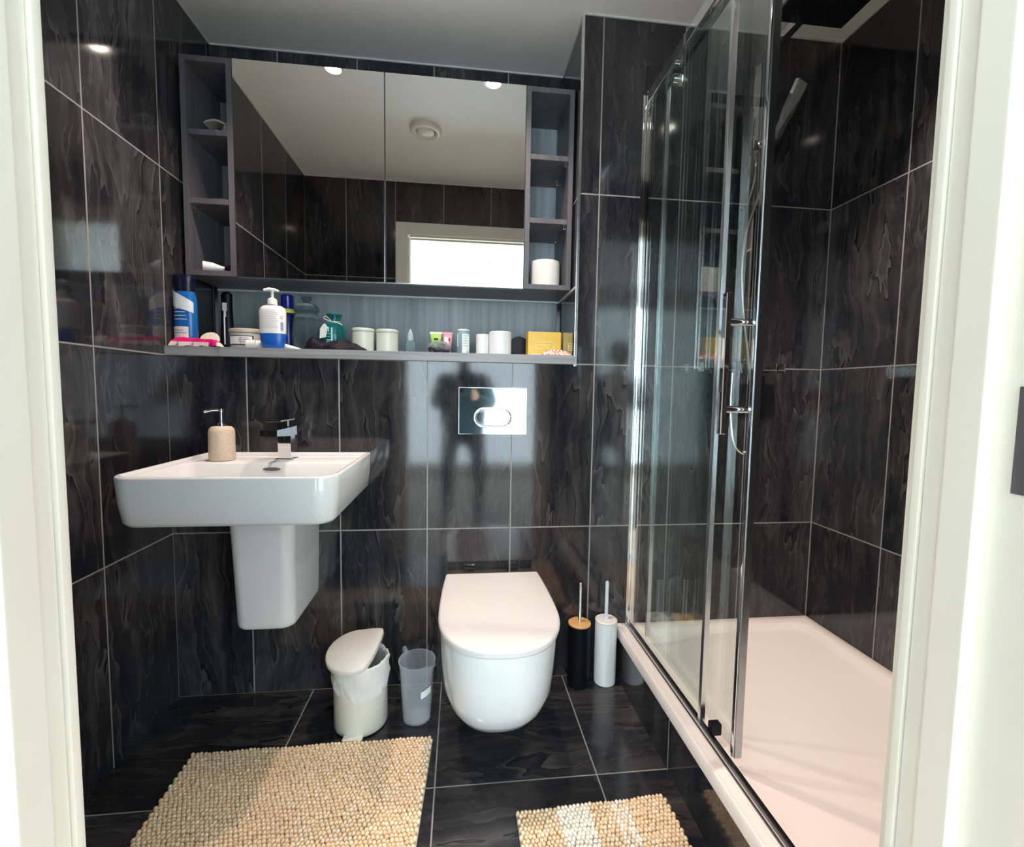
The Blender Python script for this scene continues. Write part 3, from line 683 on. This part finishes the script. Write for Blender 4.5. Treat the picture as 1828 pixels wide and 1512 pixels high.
tag(obj('cotton_pad', MB().lathe([(0, -.006), (.030, -.006), (.033, -.002), (.033, .002), (.030, .006), (0, .006)], (0, 0, 0), 32).xf(Matrix.Translation((.078, .110, LZ+.031)) @ Matrix.Rotation(R(62), 4, 'X')), P_('cream_pad', (.80, .70, .58), .8)), 'round cream pad propped behind the pink packet', 'pad')
# tall black case with a pale comb head leaning in the dark corner
t = thing('electric_trimmer', 'black electric trimmer standing in the dark left corner of the ledge', 'trimmer', (.120, .150, LZ))
obj('body', MB().lathe([(0, 0), (.022, 0), (.024, .004), (.021, .08), (.018, .16), (.019, .20), (.012, .208), (0, .208)], (.120, .150, LZ), 32, sy=.8), BLACK, t)
obj('blade_head', MB().box(.113, .127, .129, .136, LZ+.140, LZ+.168, .002).box(.1165, .1235, .131, .137, LZ+.118, LZ+.140, .002), silver, t)
obj('stem_strip', MB().box(.1185, .1215, .127, .132, LZ+.02, LZ+.118, .001), silver, t)
# cream tub with black-framed label
x, y, r0 = .185, .165, .060
t = thing('cosmetic_tub', 'low cream tub with a black framed label behind the white tube', 'tub', (x, y, LZ))
obj('body', MB().lathe([(0, 0), (r0-.004, 0), (r0-.002, .003), (r0, .062), (r0-.003, .063), (0, .063)], (x, y, LZ), 48), P_('tub_cream', (.60, .58, .50), .4), t)
obj('lid', MB().lathe([(r0-.003, .064), (r0+.0025, .064), (r0+.003, .074), (r0, .077), (0, .078)], (x, y, LZ), 48), P_('tub_lid', (.55, .50, .40), .4), t)
fw = wrap(x, y, r0+.0002)
strips([(-50, 38, .018, .034)], fw, BLACK, t, 'label_frame'); strips([(-46, 34, .021, .028)], wrap(x, y, r0+.0008), white, t, 'label')
strips([(-8, 28, .028, .003), (-8, 28, .036, .003), (-8, 20, .042, .002), (-2, 0, .021, .026)], wrap(x, y, r0+.0014), ink, t)
# white tube lying on its side
x0_, x1_ = .212, .352
def tubelay(q, k): return .0165*(1-.0*q)
mb = MB().cyl((.222, .072, LZ+.0168), (.252, .070, LZ+.0168), .0166, seg=32)
t = thing('cream_tube', 'white cosmetic tube lying on its side behind the blue-based bottle', 'tube', (.32, .08, LZ))
obj('cap', mb, white, t)
sec = []
for q in [i/10 for i in range(11)]:
    xx = .2525+.155*q; hh = .0160*(1-q**2.2*.93); ww = .0160*(1+.25*q)
    sec.append([Vector((xx, .074+.02*q+ww*math.cos(a), LZ+.0168*(1-q*.55)*1+hh*math.sin(a)-(0 if q < .1 else 0)+.0004)) for a in [2*PI*i/28 for i in range(28)]])
for s__ in sec:
    mz = min(v.z for v in s__)
    for v in s__: v.z += LZ+.0004-mz
obj('body', MB().loft(sec), white, t)
# pump lotion bottle
x, y = .324, .028
t = thing('lotion_bottle', 'white pump lotion bottle with a bright blue base at the ledge front', 'bottle', (x, y, LZ))
obj('base', MB().lathe([(0, 0), (.030, 0), (.034, .003), (.041, .028), (.0425, .050), (0, .0505)], (x, y, LZ), 48, sy=.55), blue, t)
obj('body', MB().lathe([(.0425, .051), (.0435, .08), (.0435, .125), (.040, .137), (.030, .144), (.015, .147), (0, .147)], (x, y, LZ), 48, sy=.55), white, t)
obj('collar', MB().lathe([(.0145, .1475), (.0155, .149), (.0150, .166), (.011, .169), (.006, .172)], (x, y, LZ), 28), white, t)
obj('pump', MB().lathe([(.0045, .171), (.0045, .190), (.008, .197), (.008, .2), (0, .201)], (x, y, LZ), 20).tube([(x+.020, y+.004, LZ+.196), (x+.008, y, LZ+.199), (x-.008, y-.006, LZ+.2), (x-.024, y-.012, LZ+.195)], [.003, .0052, .0052, .0035]), white, t)
fb = lambda u, v: Vector((x+.0440*math.sin(R(u)), y-.0246*math.cos(R(u)), LZ+v))
strips([(-55, 35-(i % 3)*6, .070+.0072*i, .0012) for i in range(9)], fb, P_('faint_print', (.55, .50, .60), .5), t)
strips([(45, 60, .062+.004*i, .0022) for i in range(7)], fb, P_('navy_print', (.08, .10, .35), .5), t, 'barcode')
strips([(44, 58, .1+.004*i, .0015) for i in range(3)], fb, P_('coral_print', (.75, .25, .2), .5), t)
# navy spray can behind
x, y = .322, .170
t = thing('spray_can', 'navy spray can with a yellow band behind the pump lotion bottle', 'spray can', (x, y, LZ))
obj('body', MB().lathe([(0, 0), (.024, 0), (.0255, .003), (.0255, .148), (.021, .156), (0, .156)], (x, y, LZ), 36), navy, t)
obj('band', MB().lathe([(.0257, .143), (.0262, .146), (.0262, .152), (.023, .158), (.0, .1585)], (x, y, LZ), 36), P_('yellow_band', (.70, .66, .08), .4), t)
obj('cap', MB().lathe([(.0215, .159), (.0225, .161), (.0220, .205), (.018, .210), (0, .211)], (x, y, LZ), 36), P_('royal_cap', (.008, .015, .22), .2), t)
# hobnail glass jar
GJ = clear_mat('smoky_glass', (.22, .33, .37), .12, .03)
x, y = .400, .140
t = thing('glass_jar', 'lidded dimpled clear glass jar standing on the ledge', 'jar', (x, y, LZ))
def hob(a, z): return 1+(.035*max(0, math.cos(14*a+(PI if int(z/.0125) % 2 else 0)))*max(0, math.sin(z/.0125*PI % PI)) if .012 < z < .112 else 0)
pj = [(0, .001), (.036, .001), (.042, .004)]+[(.044+.006*math.sin(min(1, z/.12)*PI), z) for z in [.012+.00312*i for i in range(33)]]+[(.046, .122), (.038, .134), (.036, .142), (.039, .146)]
obj('body', MB().lathe(pj, (x, y, LZ), 112, fn=hob), GJ, t)
obj('lid', MB().lathe([(.040, .147), (.043, .150), (.043, .162), (.036, .170), (.020, .176), (.012, .180), (.014, .186), (.020, .192), (.018, .200), (0, .203)], (x, y, LZ), 48), GJ, t)
# green glass bottle with string and tag
x, y = .503, .115
GG = clear_mat('teal_glass', (.01, .16, .17), .55, .04)
t = thing('teal_bottle', 'small teal glass bottle with string bow and paper tag on its neck', 'bottle', (x, y, LZ))
obj('body', MB().lathe([(0, .001), (.036, .001), (.0385, .005), (.0385, .088), (.034, .100), (.023, .108), (.0215, .118), (.026, .132), (.029, .134), (.027, .137), (.020, .137), (.019, .13)], (x, y, LZ), 48), GG, t)
obj('string', MB().tube([(x+.0232*math.cos(a), y+.0232*math.sin(a), LZ+.110+.002*math.sin(a)) for a in [2*PI*i/24 for i in range(25)]], .0011, 6).tube(catmull([(x-.005, y-.024, LZ+.111), (x-.020, y-.030, LZ+.125), (x-.028, y-.030, LZ+.118), (x-.010, y-.026, LZ+.110), (x+.020, y-.028, LZ+.103), (x+.036, y-.028, LZ+.096)]), .0011, 6), P_('string', (.70, .66, .58), .9), t)
obj('paper_tag', MB().loft([[Vector((x+px-.028, y-.041+.0*d_-.0007*d_, LZ+pz)) for px, pz in ((-.012, .045), (.010, .050), (.016, .085), (.008, .098), (.002, .096), (-.010, .080))] for d_ in (0, 1)]), P_('tag_paper', (.62, .66, .64), .8), t)
fw = wrap(x, y, .0387)
strips([(-20, -12, .070, .017), (-2, 6, .030, .055), (-28, -4, .062, .002), (-28, -8, .052, .002), (-30, -2, .040, .003), (-30, -6, .033, .004)], fw, P_('mint_print', (.35, .75, .70), .4), t)
# black satin cloth
mb = MB()
def cl(a, b):
    xx = .432+.200*a; yy = -.004+.075*b; en = (math.sin(PI*min(1, max(0, a)))**.35)*(math.sin(PI*b)**.5)
    h = (.040-.018*a)*en*(1+.30*math.sin(8*a+5*b)+.16*math.sin(19*a-7*b)) + (.016*math.exp(-((a-.1)/.07)**2)*math.sin(PI*b))
    return Vector((xx+.004*math.sin(12*b), yy-.003*math.sin(a*14), LZ+.0006+max(0, h)))
mb.grid(cl, 44, 16); mb.grid(lambda a, b: Vector((cl(a, b).x, cl(a, b).y, LZ+.0003)), 44, 16)
bmesh.ops.remove_doubles(mb.bm, verts=mb.bm.verts, dist=.0004)
tag(obj('satin_cloth', mb, P_('black_satin', (.003, .003, .009), .6, ior=1.22)), 'crumpled black satin cloth in front of the teal bottle', 'cloth')
# two lidded cream pots
pot = P_('sage_cream', (.56, .60, .53), .35, var=.01)
def cup(x, y, r, h, m_, label, name='lidded_pot', lid=True, grp='lidded pots on the ledge'):
    t = thing(name, label, 'pot', (x, y, LZ), grp)
    obj('body', MB().lathe([(0, 0), (r-.003, 0), (r, .003), (r, h-.011 if lid else h-.002), (r-.002, h-.0105 if lid else h), (0, h-.0105 if lid else h)] if lid else [(0, 0), (r-.003, 0), (r, .003), (r, h-.001), (r-.0012, h), (r-.0025, h-.001), (r-.003, .01), (0, .01)], (x, y, LZ), 48), m_, t)
    if lid: obj('lid', MB().lathe([(r-.002, h-.010), (r+.0012, h-.010), (r+.0012, h-.002), (r-.001, h), (0, h)], (x, y, LZ), 48), m_, t)
    return t
cup(.6085, .10, .0385, .086, pot, 'sage cream lidded pot, left of the pair beside the black cloth')
cup(.694, .10, .0385, .084, pot, 'sage cream lidded pot, right of the pair next to the small clear bottle')
# small clear bottle
x, y = .776, .11
CG = clear_mat('clear_teal', (.45, .62, .66), .15, .05)
t = thing('clear_bottle', 'tiny clear plastic bottle with a pointed clear cap', 'bottle', (x, y, LZ))
obj('body', MB().lathe([(0, .001), (.015, .001), (.0165, .004), (.0165, .038), (.012, .048), (.0, .05)], (x, y, LZ), 28), CG, t)
obj('cap', MB().lathe([(.010, .0505), (.0105, .066), (.007, .080), (.0025, .090), (0, .092)], (x, y, LZ), 24), clear_mat('clear_cap', (.75, .80, .82), .35, .05), t)
# two small tubes standing on their caps behind the scrunched bag
def stand_tube(x, y, w_, h, m_, m2, label, tilt):
    t = thing('hand_cream_tube', label, 'tube', (x, y, LZ), 'small tubes standing on the ledge')
    sec = []
    for i in range(9):
        q = i/8; z = .018+(h-.018)*q; rx = .0125+(w_/2-.0125)*q; ry = .0125*(1-q)+.0012
        sec.append([Vector((x+rx*math.cos(a), y+ry*math.sin(a), LZ+z)) for a in [2*PI*k/24 for k in range(24)]])
    obj('body', MB().loft(sec), m_, t)
    obj('crimp', MB().box(x-w_/2-.0005, x+w_/2+.0005, y-.0016, y+.0016, LZ+h+.0002, LZ+h+.008, .0005), m2, t)
    obj('cap', MB().lathe([(0, 0), (.012, 0), (.012, .0178), (0, .0178)], (x, y, LZ), 24), white, t)
    return t, (lambda u, v: Vector((x+u, y-.0126*(1-(v-.018)/(h-.018))-.0022, LZ+v)))
t, f1 = stand_tube(.869, .125, .044, .078, P_('lime', (.36, .55, .12), .4), P_('pale_lime', (.78, .85, .62), .4), 'small lime green tube with a pale crimped end', 0)
strips([(-.008, .008, .056, .006)], f1, BLACK, t, 'emblem')
t, f1 = stand_tube(.912, .125, .036, .078, P_('rose', (.70, .30, .36), .4), P_('rose_end', (.66, .32, .40), .4), 'small rose pink tube beside the lime green one', 0)
strips([(-.012, .002, .042, .026)], f1, P_('shell_pink', (.82, .66, .62), .4), t, 'label'); strips([(.005, .009, .052, .012)], f1, BLACK, t, 'emblem')
# scrunched clear bag with dark contents
rg = random.Random(12)
mb = MB().ball((.884, .072, LZ+.024), .042, .026, .0235, 4)
for v in mb.bm.verts:
    q = math.sin(v.co.x*210+v.co.z*160)*math.cos(v.co.z*240-v.co.x*90)+.6*math.sin(v.co.x*420+v.co.y*300)
    v.co += Vector((q*.002, -q*.002, q*.0028)); v.co.z = max(v.co.z, LZ+.0005)
t = thing('plastic_bag', 'small scrunched clear bag holding dark hair bands in front of the two tubes', 'bag', (.884, .072, LZ))
obj('film', mb, clear_mat('clear_film', (.42, .50, .52), .22, .08), t)
obj('hair_band', MB().tube([(.890+.026*math.cos(a), .070+.015*math.sin(a), LZ+.012+.003*math.sin(3*a)) for a in [2*PI*i/24 for i in range(25)]], .0075, 8), P_('plum_band', (.03, .008, .035), .6), t)
obj('hair_band', MB().tube([(.868+.018*math.cos(a), .066+.012*math.sin(a), LZ+.016+.004*math.sin(2*a)) for a in [2*PI*i/20 for i in range(21)]], .006, 8), P_('night_band', (.008, .008, .03), .6), t)
# grey blue can with white label
x, y = .971, .10
t = thing('deodorant_can', 'slim grey-blue can with a white label', 'can', (x, y, LZ))
obj('body', MB().lathe([(0, 0), (.022, 0), (.0238, .003), (.0238, .084), (.0228, .086)], (x, y, LZ), 40), P_('grey_blue', (.22, .33, .38), .35), t)
obj('top', MB().lathe([(.0228, .0862), (.0240, .087), (.0240, .091), (.021, .094), (0, .0935)], (x, y, LZ), 40), P_('pale_top', (.50, .60, .64), .3), t)
strips([(-10, 62, .002, .074)], wrap(x, y, .0239), P_('label_white', (.72, .80, .80), .4), t, 'label')
strips([(-4, 40-(i % 2)*12, .068-.009*i, .002) for i in range(5)]+[(30+4*i, 32+4*i, .004, .012) for i in range(5)], wrap(x, y, .0245), ink, t)
strips([(-66, -50, .030, .046)], wrap(x, y, .0239), P_('pale_strip', (.65, .75, .78), .4), t, 'side_strip')
gwhite = P_('matt_white_pot', (.74, .76, .78), .45, var=.01)
cup(1.043, .10, .0245, .078, gwhite, 'small plain white tumbler beside the larger white one', 'tumbler', False, 'white tumblers on the ledge')
cup(1.108, .085, .0415, .087, gwhite, 'larger plain white tumbler near the gold boxes', 'tumbler', False, 'white tumblers on the ledge')
tag(obj('round_brush_pad', MB().lathe([(0, -.009), (.036, -.009), (.040, -.005), (.040, .005), (.036, .009), (0, .009)], (0, 0, 0), 40).xf(Matrix.Translation((1.186, .150, LZ+.0405)) @ Matrix.Rotation(R(88), 4, 'X')), BLACK), 'black round compact standing on edge beside the yellow box', 'compact')
# gold boxes
gold = P_('mustard_gold', (.72, .46, .06), .35, var=.04); gline = P_('pale_gold_line', (.92, .80, .40), .3); olive = P_('olive_gold', (.36, .28, .09), .4)
def gbox(x0, x1, y0, h, m_, label, fr):
    t = thing('gift_box', label, 'box', ((x0+x1)/2, y0+.03, LZ), 'gold boxes on the ledge')
    obj('body', MB().box(x0, x1, y0, y0+.06, LZ, LZ+h, .0015), m_, t)
    fx0, fx1, fz0, fz1 = fr; f = .0013
    mb = MB().box(fx0, fx1, y0-.0008, y0-.0001, LZ+fz0, LZ+fz0+f).box(fx0, fx1, y0-.0008, y0-.0001, LZ+fz1-f, LZ+fz1).box(fx0, fx0+f, y0-.0008, y0-.0001, LZ+fz0+f, LZ+fz1-f).box(fx1-f, fx1, y0-.0008, y0-.0001, LZ+fz0+f, LZ+fz1-f)
    obj('foil_frame', mb, gline, t)
    mb = MB(); rg = random.Random(4); w_ = fx1-fx0
    xx = fx0+w_*.12
    while xx < fx1-w_*.14:
        s_ = rg.uniform(.0022, .0042); mb.box(xx, xx+.0009, y0-.0007, y0-.0001, LZ+(fz0+fz1)/2, LZ+(fz0+fz1)/2+.0058)
        if rg.random() < .7: mb.box(xx+.001, xx+s_*.75, y0-.0007, y0-.0001, LZ+(fz0+fz1)/2+.0022, LZ+(fz0+fz1)/2+.0032)
        xx += s_+.0014
    xx = fx0+w_*.28
    while xx < fx1-w_*.28: mb.box(xx, xx+.0018, y0-.0007, y0-.0001, LZ+(fz0+fz1)/2-.006, LZ+(fz0+fz1)/2-.0035); xx += .0032
    obj('lettering', mb, gline, t, recalc=False)
gbox(1.2065, 1.3285, .036, .087, gold, 'mustard gold box with a foil frame, left of the two gold boxes', (1.235, 1.302, .024, .050))
gbox(1.338, 1.3735, .040, .087, olive, 'darker olive gold box tucked against the metal tile edge, right end of the ledge', (1.357, 1.3725, .022, .048))
# shiny wrapped bar lying in front of the gold boxes
mb = MB()
def wr(a, b):
    xx = 1.252+.112*a; e_ = math.sin(PI*a)**.4; return Vector((xx, .002+.028*b, LZ+.001+.020*e_*math.sin(PI*b)+.0018*math.sin(a*55+b*6)*e_))
mb.grid(wr, 60, 12); mb.grid(lambda a, b: Vector((wr(a, b).x, wr(a, b).y, LZ+.0003)), 60, 12); bmesh.ops.remove_doubles(mb.bm, verts=mb.bm.verts, dist=.0004)
m, tt, out = nt('copper_foil'); Pc, S_ = obco(tt)
pbsdf(tt, out, mix(tt, V(tt, 'GREATER_THAN', noise(tt, Pc, 170, 2), .52), (.55, .20, .13), (.85, .62, .55)), .3, .35)
tag(obj('wrapped_bar', mb, m), 'shiny copper pink wrapper lying in front of the gold boxes', 'wrapper')
# flat pamphlet under the wrapper
tag(obj('flat_card', MB().box(1.210, 1.250, .004, .032, LZ+.0002, LZ+.0035, .0005), P_('card_cream', (.80, .72, .45), .5)), 'cream card lying flat at the foot of the mustard box', 'card')

# ------------------------------------------------------------------ things in the open shelf units
x, y, z = 1.286, .165, CB+.0185
t = thing('toilet_roll', 'white toilet roll standing in the right shelf unit bottom bay', 'toilet roll', (x, y, z))
obj('roll', MB().lathe([(.021, .0), (.054, .0), (.0565, .002), (.057, .05), (.0565, .098), (.054, .100), (.021, .100), (.0205, .098), (.0205, .002), (.021, 0)], (x, y, z), 56, fn=lambda a, zz: 1+.004*math.sin(zz*330)), mat('tissue', (.84, .80, .76), .9, var=.03, vscale=60, bmp=.3), t)
# left unit, bottom bay: white hair tool nozzle and dark plug
z = CB+.0185
t = thing('nozzle_tool', 'small white nozzle-shaped tool lying in the left shelf unit bottom bay', 'tool', (.085, .14, z))
obj('body', MB().lathe([(0, 0), (.017, 0), (.0175, .004), (.0165, .03), (.010, .05), (.006, .075), (0, .076)], (0, 0, 0), 28).xf(Matrix.Translation((.062, .112, z+.0182)) @ Matrix.Rotation(R(-64), 4, 'Z') @ Matrix.Rotation(R(90), 4, 'X') @ Matrix.Rotation(PI, 4, 'Y')), white, t)
tag(obj('black_clip', MB().ball((.149, .112, z+.0125), .0145, .012, .012, 3), BLACK), 'small black rounded clip beside the white tool on the left shelf', 'clip')
# left unit, middle bay: flat dark pouch
mb = MB().ball((.110, .165, 1.7205+.0115), .052, .040, .011, 3)
tag(obj('dark_pouch', mb, P_('dark_fabric', (.012, .013, .022), .8)), 'flat dark pouch in the left shelf unit middle bay', 'pouch')
# left unit, top bay: folded white cloth strip and curved grey comb
zt = 1.929+.0185
mb = MB().loft([[Vector((.105+.05*q, .12+dy, zt+.0005+(dz+.0)*(1+.25*math.sin(q*6)))) for dy, dz in ((0, 0), (.05, 0), (.052, .012), (.025, .016), (-.002, .011))] for q in [i/8 for i in range(9)]])
tag(obj('folded_tissue', mb, white), 'folded white tissue on the left shelf unit top bay', 'tissue')
arc = [(.078+.076*q, .115, zt+.026+.016*math.sin(PI*min(1, q*.9+.1))) for q in [i/12 for i in range(13)]]
mb = MB()
rows = [[Vector((p[0], p[1]+dy, p[2]+dz)) for dy, dz in ((0, 0), (.045, 0), (.045, .006), (0, .006))] for p in arc]; mb.loft(rows)
mb.box(.140, .154, .118, .158, zt+.0003, zt+.030, .001)
tag(obj('curved_comb', mb, P_('taupe_plastic', (.38, .36, .32), .4)), 'curved taupe hair comb arching over the white tissue', 'comb')

# ------------------------------------------------------------------ person behind the camera (seen only as a reflection)
def skin_fig(name, chains, m, parent, sub=2):
    """chains: list of [(point, radius), ...]; first point of a later chain may repeat an earlier vertex"""
    vs_, rs, es = [], [], []
    def vid(p, r):
        for i, q in enumerate(vs_):
            if (Vector(q)-Vector(p)).length < 1e-4: return i
        vs_.append(p); rs.append(r); return len(vs_)-1
    for ch in chains:
        ids = [vid(p, r) for p, r in ch]; es += list(zip(ids, ids[1:]))
    me = bpy.data.meshes.new(name); me.from_pydata([Vector(v)-parent.location if parent else v for v in vs_], es, []); me.update()
    o = bpy.data.objects.new(name, me); COL.objects.link(o); o.parent = parent
    md = o.modifiers.new('skin', 'SKIN'); md.use_smooth_shade = True
    for i, v in enumerate(me.skin_vertices[0].data): v.radius = rs[i] if isinstance(rs[i], tuple) else (rs[i], rs[i]); v.use_root = (i == 0)
    s_ = o.modifiers.new('smooth', 'SUBSURF'); s_.levels = sub; s_.render_levels = sub
    me.materials.append(m); return o
SKIN = P_('skin', (.55, .33, .25), .5); CLOTH = P_('dark_teal_jersey', (.012, .045, .06), .85, var=.2); JEANS = P_('dark_trousers', (.012, .014, .022), .9); HAIR = P_('dark_hair', (.015, .01, .008), .6)
PXc, PYc = .985, -2.12
t = thing('person', 'person in dark clothes leaning forward with a phone, seen in the flush plate reflection', 'person', (PXc, PYc, 0))
pel = (PXc, PYc-.14, .74); wst = (PXc, PYc-.08, .90); chs = (PXc, PYc+.02, 1.08); nk = (PXc, PYc+.10, 1.22)
sL, sR = (PXc-.17, PYc+.05, 1.15), (PXc+.17, PYc+.05, 1.15)
eL, eR = (PXc-.20, PYc+.19, .96), (PXc+.22, PYc+.19, .96)
PH = Vector((.9637, -1.665, 1.077))
wL, wR = (PH.x-.125, PH.y-.085, 1.02), (PH.x+.120, PH.y-.085, 1.02)
body = skin_fig('body', [
    [(pel, (.19, .135)), (wst, (.18, .13)), (chs, (.19, .13)), ((PXc, PYc+.07, 1.17), (.11, .09)), (nk, (.052, .052)), ((PXc, PYc+.145, 1.285), (.055, .055))],
    [(chs, (.19, .13)), (sL, .074), (eL, .058), (wL, .034)], [(chs, (.19, .13)), (sR, .074), (eR, .058), (wR, .034)],
    [(pel, (.19, .135)), ((PXc-.10, PYc-.10, .68), .088), ((PXc-.13, PYc+.06, .45), .062), ((PXc-.13, PYc-.10, .10), .042), ((PXc-.13, PYc-.09, .045), .040), ((PXc-.14, PYc+.08, .032), .030)],
    [(pel, (.19, .135)), ((PXc+.10, PYc-.10, .68), .088), ((PXc+.13, PYc+.06, .45), .062), ((PXc+.13, PYc-.10, .10), .042), ((PXc+.13, PYc-.09, .045), .040), ((PXc+.14, PYc+.08, .032), .030)]], CLOTH, t)
hc = Vector((PXc, PYc+.165, 1.375))
mb = MB().ball(hc, .074, .092, .112, 4)
for v in mb.bm.verts:
    d_ = v.co-hc
    if d_.z < -.02: v.co.x -= d_.x*.22*min(1, -d_.z/.1); 
    if d_.y > .05: v.co.y += .020*math.exp(-((d_.x/.014)**2+((d_.z+.018)/.022)**2))            # nose
    for sx in (-1, 1):
        v.co.y -= .010*math.exp(-(((d_.x-sx*.030)/.016)**2+((d_.z-.008)/.012)**2)) if d_.y > .03 else 0
    if d_.y > .05: v.co.y += .005*math.exp(-((d_.x/.024)**2+((d_.z+.058)/.010)**2))
for sx in (-1, 1): mb.ball((hc.x+sx*.076, hc.y-.005, hc.z-.005), .010, .020, .030, 2)
obj('head', mb, SKIN, t)
for sx in (-1, 1): obj('eye', MB().ball((hc.x+sx*.030, hc.y+.074, hc.z+.008), .012, .012, .010, 2), white, t)
mb = MB().ball(hc+Vector((0, -.014, .018)), .083, .096, .108, 4)
for v in list(mb.bm.verts):
    d_ = v.co-hc
    if d_.y > .035 and d_.z < .062: v.co.y -= .055
obj('hair', mb, HAIR, t)
def hand(w_, sgn):
    w_ = Vector(w_); tgt = PH+Vector((sgn*.080, -.006, -.012)); palm = (w_+tgt)/2+Vector((sgn*.008, -.012, 0))
    chains = [[(tuple(w_), .024), (tuple(palm), (.030, .018))]]
    for k_, (dz, ln) in enumerate(((.034, .050), (.014, .055), (-.006, .052), (-.026, .042))):
        b0 = palm+Vector((-sgn*.010, .012, dz)); b1 = b0+Vector((-sgn*.004, .030, .002)); b2 = b1+Vector((-sgn*ln*.5, .012, .001)); 
        chains.append([(tuple(palm), (.030, .018)), (tuple(b0), .010), (tuple(b1), .0088), (tuple(b2), .0075)])
    th = palm+Vector((-sgn*.012, -.010, .022)); chains.append([(tuple(palm), (.030, .018)), (tuple(th), .011), (tuple(th+Vector((-sgn*.022, .010, .020))), .009), (tuple(th+Vector((-sgn*.040, .020, .022))), .0078)])
    return skin_fig('hand', chains, SKIN, t, 1)
hand(wL, -1); hand(wR, 1)
t = thing('phone', 'dark phone held level in both hands of the person', 'phone', tuple(PH))
obj('case', MB().box(PH.x-.076, PH.x+.076, PH.y-.0045, PH.y+.0045, PH.z-.036, PH.z+.036, .004, 3), P_('phone_case', (.02, .05, .07), .3), t)
obj('lens_bump', MB().box(PH.x-.018, PH.x+.018, PH.y+.0046, PH.y+.008, PH.z-.018, PH.z+.018, .0015), BLACK, t)
